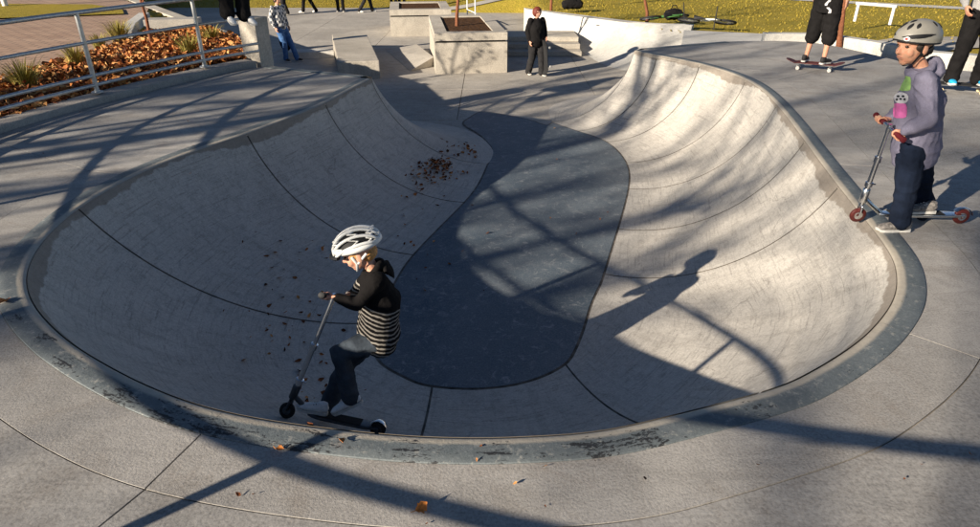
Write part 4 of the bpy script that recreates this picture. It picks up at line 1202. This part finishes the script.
# ---- kick scooter, built in place
def scooter(label, fw, rw, top, nfw, gdir, wheel, grip, base, r=.05, body=None):
    """fw / rw wheel centres, top: handlebar crossing, gdir: handlebar direction"""
    body = body or M['chrome']
    t = thing('kick_scooter', label, 'scooter', base); inv = Matrix.Translation(-V(base))
    fw, rw, top, up = V(fw), V(rw), V(top), V(nfw).normalized(); ax = (fw - rw).normalized(); side = ax.cross(up).normalized(); up = side.cross(ax).normalized(); g = V(gdir).normalized()
    for nm, c, a in (('front_wheel', fw, g), ('rear_wheel', rw, side)):
        w = MB().lathe(c - a * .012, a, [(0, r * .5), (.001, r * .93), (.005, r), (.019, r), (.023, r * .93), (.024, r * .5)], 24).build(nm, wheel, t, True, inv=inv)
        MB().lathe(c - a * .0135, a, [(0, .004), (0, r * .52), (.004, r * .55), (.023, r * .55), (.027, r * .52), (.027, .004)], 16).build('hub', M['chrome'] if body is M['chrome'] else M['steel_dark'], w, True, inv=inv)
    # deck: thin tapered board with grip tape
    a0, a1 = rw + ax * .02 + up * .012, fw - ax * .17 + up * .012
    dk = MB().loft([a0, a0.lerp(a1, .15), a0.lerp(a1, .85), a1, a1 + ax * .03], [(.032, .010), (.05, .012), (.05, .012), (.036, .012), (.018, .012)], 16, lat=side, pw=.45).build('deck', body, t, True, inv=inv)
    MB().loft([a0.lerp(a1, .22) + up * .013, a0.lerp(a1, .92) + up * .013], [(.042, .0012), (.040, .0012)], 8, lat=side, pw=.4).build('grip_tape', M['griptape'], dk, inv=inv)
    for sd_ in (-1, 1): MB().chain([rw + side * .02 * sd_, rw + side * .02 * sd_ + up * .012, a0 + side * .02 * sd_], [.008] * 3, 8).build('rear_fork', body, t, True, inv=inv)
    fp = [rw + (up * math.cos(R(a)) - ax * math.sin(R(a))) * (r + .012) for a in (-55, -30, 0, 30, 60, 80)]
    MB().loft(fp, [(.02, .002)] * 6, 8, lat=side, pw=.5).build('rear_brake', M['chrome'], t, True, inv=inv)
    st = (top - fw).normalized(); hd = fw + st * .16
    MB().chain([a1 + ax * .01, a1 + ax * .05 + up * .03, hd - st * .03], [.016, .017, .018], 10).build('folding_neck', body, t, True, inv=inv)
    MB().lathe(hd - st * .055, st, [(0, .022), (.004, .026), (.10, .026), (.105, .022)], 16).build('head_tube', body, t, True, inv=inv)
    cr = fw + st * (r + .02)
    MB().chain([fw + g * .021, cr + g * .021, cr - g * .021, fw - g * .021], [.007, .009, .009, .007], 8).capsule(cr, hd, .015, .015).build('front_fork', body, t, True, inv=inv)
    L = (top - fw).length
    MB().lathe(hd, st, [(0, .0175), (L * .40, .0175), (L * .40 + .002, .0135), (L - .16, .0135)], 14).build('stem', M['chrome'], t, True, inv=inv)
    cl = MB().lathe(hd + st * (L * .38), st, [(0, .02), (.002, .024), (.04, .024), (.042, .02)], 14).capsule(hd + st * (L * .40), hd + st * (L * .40) + side * .045, .006, .005); cl.build('height_clamp', M['chrome'], t, True, inv=inv)
    lv = MB().lathe(hd + st * .07, st, [(0, .021), (.002, .026), (.03, .026), (.032, .021)], 14).capsule(hd + st * .085, hd + st * .085 - ax * .045, .006, .005); lv.build('quick_release', M['chrome'], t, True, inv=inv)
    hb = MB().capsule(top - g * .10, top + g * .10, .011, .011).lathe(top - st * .03, st, [(0, .016), (.05, .016)], 12).build('handlebar', M['chrome'], t, True, inv=inv)
    for s in (-1, 1):
        MB().lathe(top + g * s * .075, g * s, [(0, .013), (.002, .0185), (.012, .0185), (.014, .0165), (.11, .0165), (.112, .0195), (.124, .0195), (.126, .012)], 14).build('grip', grip, hb, True, inv=inv)
    return t
def skateboard(label, c, rz, M3=None, L=.80, wheelmat=None, topmat=None, under=None):
    """c: centre of the board on the ground"""
    t = thing('skateboard', label, 'skateboard', c, rz)
    if M3 is not None: t.rotation_euler = M3.to_euler()
    h = .095; vs, fs = [], []; n = 25; K = 9
    for layer in (0, -.011):
        for i in range(n):
            x = (i / (n - 1) - .5) * L; e = max(0, abs(x) - L * .33); w = .1 * math.sqrt(max(.02, 1 - (max(0, abs(x) - L * .385) / (L * .118)) ** 2))
            for k in range(K):
                y = (k / (K - 1) - .5) * 2 * w; vs.append((x, y, h + e * .38 + .012 * (abs(y) / .1) ** 2 * (1 if e == 0 else .5) + layer))
    H = n * K
    for i in range(n - 1):
        for k in range(K - 1):
            a = i * K + k; fs.append((a, a + K, a + K + 1, a + 1)); a += H; fs.append((a, a + 1, a + K + 1, a + K))
    for i in range(n - 1):
        a = i * K; fs.append((a, H + a, H + a + K, a + K)); a = i * K + K - 1; fs.append((a, a + K, H + a + K, H + a))
    for i in (0, n - 1):
        for k in range(K - 1): a = i * K + k; fs.append((a, a + 1, H + a + 1, H + a))
    mesh_obj('deck', vs, fs, topmat or M['griptape'], t, sm=False)
    for sx in (-1, 1):
        x = sx * L * .27
        MB().box((x, 0, h - .016), (.075, .05, .01)).capsule((x, 0, h - .02), (x, 0, .034), .014, .012).capsule((x, -.09, .028), (x, .09, .028), .010, .010).build('truck', M['chrome'], t, True)
        for sy in (-1, 1):
            MB().lathe((x, sy * .078, .027), (0, sy, 0), [(0, .018), (.002, .025), (.006, .027), (.026, .027), (.03, .025), (.032, .012)], 16).build('wheel', wheelmat or M['sole'], t, True)
    return t

# ================================================================== the boy riding in the bowl
cA, nA = V((-1.335, 3.33, 0)), None
cA, nA = surf(-1.335, 3.33); cB, nB = surf(-.735, 3.27)
upA = (nA + V((0, 0, 1.2))).normalized()
fwA, rwA = cA + nA * .052, cB + nB * .052
topA = at(334, 297, 3.43)
gA = (at(323, 294, 3.28) - at(345, 297, 3.58)).normalized()
_p = at(372, 301, 3.40) - cA.lerp(cB, .5); STRIPE_TOP = _p.z + .30 * _p.x + .017
scooter('silver kick scooter with black grips ridden by the small boy in the bowl', fwA, rwA, topA, upA, gA, M['rubber'], M['rubber'], cA.lerp(cB, .5), .052, M['steel_dark'])
deckA = lambda t: fwA.lerp(rwA, t) + upA * .027
JA = dict(base=cA.lerp(cB, .5), head=at(358, 251, 3.47), look=(-.93, -.10, -.36), up=(-.2, 0, 1), neck=at(372, 268, 3.47),
    shL=at(377, 281, 3.34), shR=at(369, 278, 3.60), elL=at(357, 305, 3.28), elR=at(350, 298, 3.64), wrL=at(337, 297, 3.30), wrR=at(350, 294, 3.60),
    hpL=at(381, 338, 3.38), hpR=at(374, 336, 3.54), knL=at(340, 352, 3.34), knR=at(347, 362, 3.54), anL=at(350, 396, 3.34), anR=at(327, 408, 3.44),
    heelL=at(363, 402, 3.33), toeL=at(333, 415, 3.31), fupL=(-.35, .1, 1), waist=at(379, 318, 3.46), chest=at(380, 297, 3.46), hem=.07,
    heelR=deckA(.44) , toeR=deckA(.44) + (fwA - rwA).normalized() * .20, fupR=upA)
grA = {'L': dict(c=topA + gA * .13, b=gA, s=V(JA['wrL']) - (topA + gA * .13), sgn=-1), 'R': dict(c=topA - gA * .13, b=-gA, s=V(JA['wrR']) - (topA - gA * .13), sgn=1)}
M['stripes'] = stripes_mat()
pA, iA, PA, MxA, topoA = person('small boy in white vented helmet and black striped jumper riding down in the bowl', JA, .78, .222,
    dict(skin=M['skin'], top=M['stripes'], bottom=M['jeans'], shoe=M['shoe_white']), .0055, 'hoodie', grips=grA, wr=.008, hair=(M['hair_blond'], 'under'), fat=1.28, legs=1.12, hood=.55, slv=.74)
hm = bpy.data.objects.new('helmet', None); COL.objects.link(hm); hm.parent = pA
HB = (.50, .66, .50, .14, -.06)
limB = lambda ph: 82 + 16 * (1 - math.cos(ph)) / 2
dome(PA, .222, .45, .60, .44, .14, -.06, lambda p: limB(p) - 3, .10).build('liner', M['helmet_black'], hm, True, inv=iA)
# white ribs over the dark liner: rows of long vents between them
def rib(lat_deg, w, h, f0=86, f1=94):
    path, rad, la = [], [], []
    for k in range(19):
        t = -f0 + (f0 + f1) * k / 18
        x = math.sin(R(lat_deg)) * HB[0] * (math.cos(R(t)) ** .25 if abs(t) < 90 else .12)
        y = HB[4] - HB[1] * math.sin(R(t)) * math.cos(R(lat_deg * .45)); z = HB[3] + HB[2] * math.cos(R(t)) * math.cos(R(lat_deg))
        path.append(PA(x, y, z)); rad.append((w * .222 * (1 - .35 * abs(t / 94) ** 2), h * .222))
    return path, rad
latv = MxA @ V((1, 0, 0))
for ld in (-68, -40, -12, 12, 40, 68):
    pa, ra = rib(ld, .036, .04)
    MB().loft(pa, ra, 10, lat=latv, pw=.7).build('rib', M['helmet_white'], hm, True, inv=iA)
for tdeg in (-45, 4, 48):
    pts_ = []
    for k in range(13):
        ld = -68 + 136 * k / 12
        pts_.append(PA(math.sin(R(ld)) * HB[0] * .98 * math.cos(R(tdeg)) ** .25, HB[4] - HB[1] * math.sin(R(tdeg + (13 if k % 2 else -9))) * math.cos(R(ld * .45)), HB[3] + HB[2] * .97 * math.cos(R(tdeg)) * math.cos(R(ld))))
    MB().loft(pts_, .030 * .222, 8).build('rib', M['helmet_white'], hm, True, inv=iA)
band = [dome_pt(PA, .50, .66, .50, .14, -.06, i * 10, limB(R(i * 10)) - 9, 1.0) for i in range(37)]
MB().loft(band, [(.075 * .222, .045 * .222)] * 37, 8, lat=MxA @ V((0, 0, 1)), cap=False).build('lower_band', M['helmet_white'], hm, True, inv=iA)
vz = [dome_pt(PA, .50, .66, .50, .14, -.06, a, 84, 1.0) + (MxA @ V((0, .018, -.008))) for a in range(-50, 51, 10)]
MB().loft(vz, [(.012, .016)] * 11, 8, lat=MxA @ V((0, 0, 1))).build('visor', M['helmet_black'], hm, True, inv=iA)
for sx in (-1, 1):
    MB().loft([PA(sx * .40, .12, .05), PA(sx * .37, .08, -.18), PA(sx * .22, .20, -.44), PA(0, .24, -.52)], [(.009, .003)] * 4, 8, lat=MxA @ V((0, 1, 0))).build('chin_strap', M['helmet_white'], hm, True, inv=iA)
    MB().loft([PA(sx * .40, -.28, .0), PA(sx * .37, .06, -.2)], [(.008, .003)] * 2, 8, lat=MxA @ V((0, 1, 0))).build('chin_strap', M['helmet_white'], hm, True, inv=iA)

# ================================================================== the boy watching from the right rim
fwB, rwB = on_z(857, 223, 0) + V((0, .02, .056)), on_z(961, 225, 0) + V((0, .03, .056))
topB = at(889, 127, 4.29)
gB = (at(901, 138, 4.12) - at(877, 116, 4.46)).normalized()
scooter('silver kick scooter with dark red wheels and grips on the right rim', fwB, rwB, topB, V((0, 0, 1)), gB, M['red_wheel'], M['red_foam'], fwB.lerp(rwB, .5) - V((0, 0, .056)), .056)
JB = dict(base=(2.95, 4.25, 0), head=at(914, 45, 4.32), look=(-.96, -.16, -.10), up=(-.05, 0, 1), neck=at(921, 66, 4.32),
    shL=at(925, 80, 4.17), shR=at(917, 76, 4.47), elL=at(927, 120, 4.10), elR=at(904, 110, 4.52), wrL=at(904, 131, 4.13), wrR=at(889, 118, 4.44),
    hpL=at(912, 150, 4.22), hpR=at(918, 148, 4.41), knL=at(906, 188, 4.18), knR=at(922, 186, 4.42), anL=at(900, 220, 4.19), anR=at(925, 211, 4.41),
    waist=at(918, 122, 4.31), chest=at(920, 98, 4.31), hem=.12,
    heelL=on_z(909, 231, .008), toeL=on_z(875, 230.5, .008), heelR=rwB + V((-.20, .0, .028)), toeR=rwB + V((-.42, .0, .028)))
grB = {'L': dict(c=topB + gB * .13, b=gB, s=V(JB['wrL']) - (topB + gB * .13), rb=.017, sgn=-1), 'R': dict(c=topB - gB * .13, b=-gB, s=V(JB['wrR']) - (topB - gB * .13), rb=.017, sgn=1)}
pB, iB, PB, MxB, topoB = person('boy in grey helmet and grey hoodie standing with a scooter at the right rim', JB, .82, .236,
    dict(skin=M['skin2'], top=M['hoodie'], bottom=M['denim'], shoe=M['shoe_grey']), .0055, 'hoodie', grips=grB, wr=.011, hair=(M['hair_dark'], 'under'), fat=1.4, legs=1.2, hood=1.3)
hm = bpy.data.objects.new('helmet', None); COL.objects.link(hm); hm.parent = pB
HG = (.49, .62, .50, .16, -.07)
limG = lambda ph: 84 + 22 * ((1 - math.cos(ph)) / 2) ** .7
dome(PB, .236, *HG, limG, .09, 48, 16).build('shell', M['helmet_grey'], hm, True, inv=iB)
MB().loft([dome_pt(PB, *HG, a, limG(R(a)) + 1, .985) for a in range(0, 361, 8)], [(.006, .005)] * 46, 8, lat=MxB @ V((0, 0, 1)), cap=False).build('rim_trim', M['helmet_black'], hm, True, inv=iB)
dome(PB, .236, .455, .585, .465, .16, -.07, lambda p: limG(p) - 1, .06, 40, 12).build('liner', M['helmet_black'], hm, True, inv=iB)
for ph, th, ln, w in ((-22, 42, 24, .030), (22, 42, 24, .030), (-52, 40, 20, .028), (52, 40, 20, .028), (0, 20, 18, .03), (-120, 40, 20, .026), (120, 40, 20, .026), (-58, 74, 10, .030), (58, 74, 10, .030), (-150, 52, 18, .024), (150, 52, 18, .024)):
    pa = [dome_pt(PB, *HG, ph + (6 if abs(ph) > 55 and th > 70 else 2) * (k - 3) * (2.4 if th > 70 else .5), th + (ln / 6 * (k - 3) if th < 70 else (k - 3) * .4), 1.001) for k in range(7)]
    MB().loft(pa, [(.002, .002), (w * .28, .003), (w * .4, .0035), (w * .42, .0035), (w * .4, .0035), (w * .28, .003), (.002, .002)], 8, lat=(pa[3] - PB(0, HG[4], HG[3])).cross(pa[4] - pa[2])).build('vent', M['helmet_black'], hm, True, inv=iB)
for rr, mt, nm in ((1.004, M['badge'], 'badge'), (1.012, M['badge_red'], 'badge_mark')):
    c = dome_pt(PB, *HG, -18 if False else 30, 80, rr); c = dome_pt(PB, *HG, -30, 80, rr)
    nrm = (c - PB(0, HG[4], HG[3])).normalized(); Mq = nrm.to_track_quat('Z', 'Y').to_matrix()
    s_ = 1 if nm == 'badge' else .55
    MB().ball(c, (.021 * s_, .014 * s_, .003), Mq, 16, 6).build(nm, mt, hm, True, inv=iB)
for sx in (-1, 1):
    MB().loft([PB(sx * .39, .06, .02), PB(sx * .36, .06, -.18), PB(sx * .24, .16, -.44), PB(0, .20, -.52)], [(.009, .003)] * 4, 8, lat=MxB @ V((0, 1, 0))).build('chin_strap', M['helmet_black'], hm, True, inv=iB)
    MB().loft([PB(sx * .40, -.26, -.05), PB(sx * .36, .04, -.2)], [(.009, .003)] * 2, 8, lat=MxB @ V((0, 1, 0))).build('chin_strap', M['helmet_black'], hm, True, inv=iB)

def decal(target, root, name, mat, px0, px1, py0, py1, Y, shape=None, lift=.003, n=12, inv=None):
    """flat print that lies on a garment: sampled from the front and lifted a little"""
    bv = BVHTree.FromPolygons([root.location + v.co for v in target.data.vertices], [tuple(p.vertices) for p in target.data.polygons])
    vs, fs, ok = [], [], {}
    eye = V((0, 0, CAM_H))
    for j in range(n + 1):
        for i in range(n + 1):
            u, w = i / n, j / n
            p = at(px0 + (px1 - px0) * u, py0 + (py1 - py0) * w, Y); d = (p - eye).normalized()
            h = bv.ray_cast(eye, d)
            if h[0] is None or (h[0] - p).length > .35: continue
            nr = h[1] if h[1].dot(d) < 0 else -h[1]
            ok[(i, j)] = len(vs); vs.append(h[0] + nr * lift - root.location)
    for j in range(n):
        for i in range(n):
            c4 = [(i, j), (i + 1, j), (i + 1, j + 1), (i, j + 1)]
            if all(c in ok for c in c4) and (shape is None or shape((i + .5) / n, (j + .5) / n)): fs.append(tuple(ok[c] for c in c4))
    if fs: return mesh_obj(name, vs, fs, mat, target, sm=True)
M['p_green'] = plain('green_print', (.30, .50, .15), .8); M['p_pink'] = plain('pink_print', (.58, .13, .35), .8); M['p_white'] = plain('white_print', (.68, .66, .66), .8); M['p_black'] = plain('black_print', (.02, .02, .022), .8)
rsq = lambda u, v: abs(u * 2 - 1) ** 5 + abs(v * 2 - 1) ** 5 < .9
wob = lambda a: (lambda u, v: (u - .5) ** 2 + (v - .5) ** 2 < .20 + .07 * math.sin(a + 9 * math.atan2(v - .5, u - .5)))
decal(topoB, pB, 'chest_print', M['p_green'], 898, 911, 76, 91, 4.2, rsq, inv=iB, n=30)
decal(topoB, pB, 'chest_print', M['p_white'], 894, 909, 92, 104, 4.2, lambda u, v: (u - .5) ** 2 + (v - .5) ** 2 < .23, inv=iB, n=30)
decal(topoB, pB, 'chest_print', M['p_black'], 896, 906, 94, 101, 4.2, lambda u, v: min((u - a) ** 2 + (v - b) ** 2 for a, b in ((.25, .35), (.75, .35), (.5, .7), (.1, .8), (.9, .75))) < .022, .0045, n=30)
decal(topoB, pB, 'chest_print', M['p_pink'], 893, 907, 103, 118, 4.2, rsq, inv=iB, n=30)

# ================================================================== the teenager in black on the plaza
def stand(px, py, z, Y=None): return on_z(px, py, z)
def simple(label, foot, S, face, mats, hh=.225, stride=.12, lean=0, hair=None, top='tee', sleeve=.42, short=None, voxel=.012, pose=None, group=None, fat=1.0, legs=1.12, spread=.11, wr=.010):
    """standing or walking figure from its ground point and facing; pose overrides joints given in (side, forward, up) metres"""
    foot = V(foot); f = V((math.cos(face), math.sin(face), 0)); r = V((f.y, -f.x, 0))
    Pt = lambda s, fw, up: foot + (r * s + f * fw + V((0, 0, up))) * S
    J = dict(hpL=(-.09, 0, .88), hpR=(.09, 0, .88), knL=(-.11, stride * .6 + .03, .47), knR=(.11, -stride * .2 + .03, .47), anL=(-spread, stride, .085), anR=(spread, -stride, .085),
        heelL=(-spread, stride - .06, 0), toeL=(-spread - .03, stride + .20, 0), heelR=(spread, -stride - .06, 0), toeR=(spread + .04, -stride + .20, 0),
        shL=(-.185, lean, 1.40), shR=(.185, lean, 1.40), neck=(0, lean, 1.46), head=(0, lean + .03, 1.60), elL=(-.25, lean - .05, 1.13), elR=(.25, lean - .05, 1.13), wrL=(-.24, lean + .06, .90), wrR=(.24, lean + .06, .90))
    J.update(pose or {}); D = {}
    for k_, v_ in J.items(): D[k_] = v_ if k_ in ('look', 'up', 'hem', 'fupL', 'fupR') else Pt(*v_)
    D.setdefault('look', f + V((0, 0, -.05))); D['base'] = foot
    return person(label, D, S, hh * S, mats, voxel, top, wr=wr, hair=hair, sleeve=sleeve, short=short, fat=fat, legs=legs, group=group)
tf = on_z(535, 74.5, Z)
tn = simple('teenager with red-brown hair in loose black tee and grey trousers carrying a skateboard', tf, .87, R(-62), dict(skin=M['skin'], top=M['black'], bottom=M['charcoal'], shoe=M['shoe_dark']), hh=.25,
    stride=.16, hair=(M['hair_red'], 'long'), sleeve=1, fat=1.45, legs=1.4, pose=dict(hem=.14, elL=(-.27, -.02, 1.15), wrL=(-.24, .10, .98)))
skateboard('skateboard held upright at the teenager\'s side', tf + V((.30, -.12, .42)), 0, (Matrix.Rotation(R(-60), 3, 'Z') @ Matrix.Rotation(R(82), 3, 'Y') @ Matrix.Rotation(R(90), 3, 'X')), .78)

# ================================================================== two older skaters on the right deck
df = on_z(813, 70, .0)
ang_d = R(-28)
skateboard('skateboard under the skater in black shorts', df, ang_d, None, .80, M['sole'], plain('dark_red_deck', (.10, .025, .02), .6))
dN, dI, dP, dM, dT = simple('skater in black tee and long black shorts rolling along the right deck', df + V((0, 0, .106)), .98, ang_d + R(70), dict(skin=M['skin2'], top=M['black'], bottom=M['black'], shoe=M['shoe_dark']), hair=(M['hair_dark'], 'short'), sleeve=.5, short=.28, fat=1.15, legs=1.22, voxel=.010,
    pose=dict(hem=.16, anL=(-.15, .0, .085), anR=(.12, .0, .085), heelL=(-.15, -.08, 0), toeL=(-.20, .17, 0), heelR=(.12, -.08, 0), toeR=(.16, .17, 0), knL=(-.13, .05, .47), knR=(.11, .05, .47)))
decal(dT, dN, 'chest_print', M['p_white'], 824, 832, -4, 13, 9.9, lambda u, v: abs(u - .5 - .25 * math.sin(v * 9)) < .16 and not (.55 < v < .65), .006, n=18)
ef = on_z(959, 92, .0)
ang_e = R(-24)
skateboard('skateboard with cream wheels under the skater in blue shoes', ef, ang_e, None, .82, plain('cream_urethane', (.62, .50, .30), .5))
simple('skater in bright blue shoes and black trousers with a grey sweatshirt', ef + V((0, 0, .106)), .97, ang_e + R(-75), dict(skin=M['skin2'], top=M['grey'], bottom=M['black'], shoe=M['shoe_blue']), hair=(M['hair_dark'], 'short'), top='jumper', sleeve=1, fat=1.12, legs=1.35, voxel=.010,
    pose=dict(hem=.06, anL=(-.17, .0, .085), anR=(.15, .0, .085), heelL=(-.17, -.09, 0), toeL=(-.21, .17, 0), heelR=(.15, -.09, 0), toeR=(.17, .17, 0), knL=(-.15, .04, .47), knR=(.14, .04, .47), elR=(.32, .0, 1.14), wrR=(.30, .12, .98)))

# ================================================================== people by the railing and far off
F = V((-3.90, 10.24, 1.12))
_a = R(40)
def FO(x, y, z): return F + V((x * math.cos(_a) - y * math.sin(_a), x * math.sin(_a) + y * math.cos(_a), z))
JF = dict(base=F - V((0, 0, .12)), head=FO(.02, -.16, .74), look=(.6, -.8, -.2), neck=FO(0, -.08, .58), shL=FO(.19, -.06, .50), shR=FO(-.19, -.06, .50), elL=FO(.24, -.20, .26), elR=FO(-.26, -.20, .26), wrL=FO(.12, -.40, .14), wrR=FO(-.14, -.40, .14),
    hpL=FO(.09, 0, .0), hpR=FO(-.09, 0, .0), knL=FO(.13, -.42, .06), knR=FO(-.10, -.42, .06), anL=FO(.10, -.47, -.31), anR=FO(-.12, -.44, -.28),
    heelL=FO(.12, -.42, -.40), toeL=FO(.18, -.66, -.47), heelR=FO(-.14, -.38, -.36), toeR=FO(-.10, -.62, -.45), hem=.02)
person('person in black sitting on the top rail with white-soled sneakers dangling', JF, 1.0, .225, dict(skin=M['skin'], top=M['black'], bottom=M['black'], shoe=M['shoe_white']), .010, 'hoodie', hair=(M['hair_dark'], 'short'), wr=.01, legs=1.5, fat=1.25)
G = on_z(292, 61, Z)
gN = simple('person in checked shirt and blue jeans leaning by the railing pier', G, .93, R(-30), dict(skin=M['skin'], top=M['check'], bottom=M['blue_jeans'], shoe=M['shoe_dark']), hair=(M['hair_dark'], 'short'), top='tee', sleeve=1, lean=-.28, stride=.10, fat=1.05, legs=1.1, voxel=.013,
    pose=dict(hpL=(-.09, -.24, .86), hpR=(.09, -.24, .86), knL=(-.11, -.06, .46), knR=(.11, -.08, .46)))
bp = thing('backpack', 'black backpack standing on the plaza behind the person in checked shirt', 'bag', on_z(287, 50, Z))
m = MB().ball((0, 0, .24), (.19, .13, .26), None, 12, 8).ball((0, -.10, .16), (.14, .08, .14), None, 10, 6); remesh(m, .02, 'bag_body', M['black'], bp, Matrix.Identity(4), 2, .012)
for sx in (-.09, .09): MB().loft([V((sx, .11, .45)), V((sx, .20, .34)), V((sx, .17, .16)), V((sx, .11, .06))], [(.03, .006)] * 4, 8, lat=V((1, 0, 0))).build('strap', M['charcoal'], bp, True)
far = [((286, 15), .95, R(200), M['charcoal'], .10, 'far person in dark trousers just right of the checked shirt'), ((310, 12.5), .98, R(170), M['black'], .24, 'far person striding in black trousers at the plaza edge'),
       ((341, 11.5), .95, R(-80), M['black'], .05, 'far person standing in narrow black trousers at the lawn edge'), ((366, 12), .95, R(10), M['charcoal'], .28, 'far person in mid-stride behind the low ledge box'),
       ((394, 7.5), .92, R(-90), M['black'], .06, 'far person in black above the far planter, left of a pair'), ((402, 7), .92, R(-70), M['charcoal'], .06, 'far person in dark clothes above the far planter, right of a pair')]
for (px, py), S, fc, bt, sd, lb in far:
    p = on_z(px, py, Z + .0); simple(lb, p, S, fc, dict(skin=M['skin2'], top=M['grey'] if px < 320 else M['charcoal'], bottom=bt, shoe=M['shoe_white'] if px in (310, 366) else M['shoe_dark']), hair=(M['hair_dark'], 'short'), sleeve=1, stride=sd, voxel=.018, wr=.008, group='far people along the plaza edge')

# ================================================================== bags and a bicycle dropped on the lawn behind the bank
def bag(label, px, py, size, mat, z=-.44):
    p = on_z(px, py, z); t = thing('duffel_bag', label, 'bag', p, random.uniform(-.4, .4))
    m = MB().loft([V((-size, 0, .13)), V((-size * .8, 0, .15)), V((0, 0, .17)), V((size * .8, 0, .15)), V((size, 0, .13))], [.07, .14, .16, .14, .07], 12)
    remesh(m, .025, 'bag_body', mat, t, Matrix.Identity(4), 2, .02)
    MB().loft([V((-size * .4, 0, .30)), V((-size * .2, .02, .40)), V((size * .2, .02, .40)), V((size * .4, 0, .30))], .014, 6).build('handle', mat, t, True)
bag('black bag lying on the lawn edge above the white bank', 572, 9.5, .34, M['black'])
bag('dark bag beside the green bicycle behind the white bank', 673, 20.5, .25, M['black'])
def bicycle(label, c, rz, col):
    t = thing('bicycle', label, 'bicycle', c, 0); Mq = Matrix.Rotation(rz, 3, 'Z') @ Matrix.Rotation(R(74), 3, 'X')
    Q = lambda x, y, z: Mq @ V((x, y, z)) + V((0, 0, .12)); ax = Mq @ V((0, 1, 0))
    for x in (-.46, .46):
        w = MB().loft([Q(x + .27 * math.cos(a), 0, .27 * math.sin(a)) for a in [2 * math.pi * i / 24 for i in range(25)]], .026, 8, cap=False).build('wheel', M['rubber'], t, True)
        sp = MB()
        for i in range(8): a = math.pi * i / 8; sp.capsule(Q(x - .25 * math.cos(a), 0, -.25 * math.sin(a)), Q(x + .25 * math.cos(a), 0, .25 * math.sin(a)), .004, .004, 5)
        sp.build('spokes', M['chrome'], w)
    m = MB()
    for a, b in (((-.46, 0, 0), (-.05, 0, .0)), ((-.05, 0, 0), (-.16, 0, .32)), ((-.46, 0, 0), (-.14, 0, .28)), ((-.14, 0, .28), (.32, 0, .34)), ((-.05, 0, 0), (.33, 0, .27)), ((.31, 0, .38), (.46, 0, 0))): m.capsule(Q(*a), Q(*b), .02, .02, 8)
    m.build('frame', col, t, True)
    MB().capsule(Q(.29, 0, .44), Q(.29, 0, .5), .018, .018).capsule(Q(.27, -.28, .52), Q(.27, .28, .52), .014, .014).build('handlebar', M['rubber'], t, True)
    MB().loft([Q(-.28, 0, .40), Q(-.18, 0, .41), Q(-.04, 0, .40)], [(.07, .03), (.05, .025), (.02, .02)], 10, lat=ax).build('saddle', M['rubber'], t, True)
    return t
bicycle('bright green bicycle lying on the lawn behind the white bank', on_z(664, 22, -.44), R(20), plain('green_paint', (.09, .24, .07), .35))
bicycle('white bicycle lying nearest the bank end on the lawn', on_z(706, 26, -.40), R(-25), plain('white_bike_paint', (.55, .58, .56), .35))

bpy.data.scenes.remove(WORK)
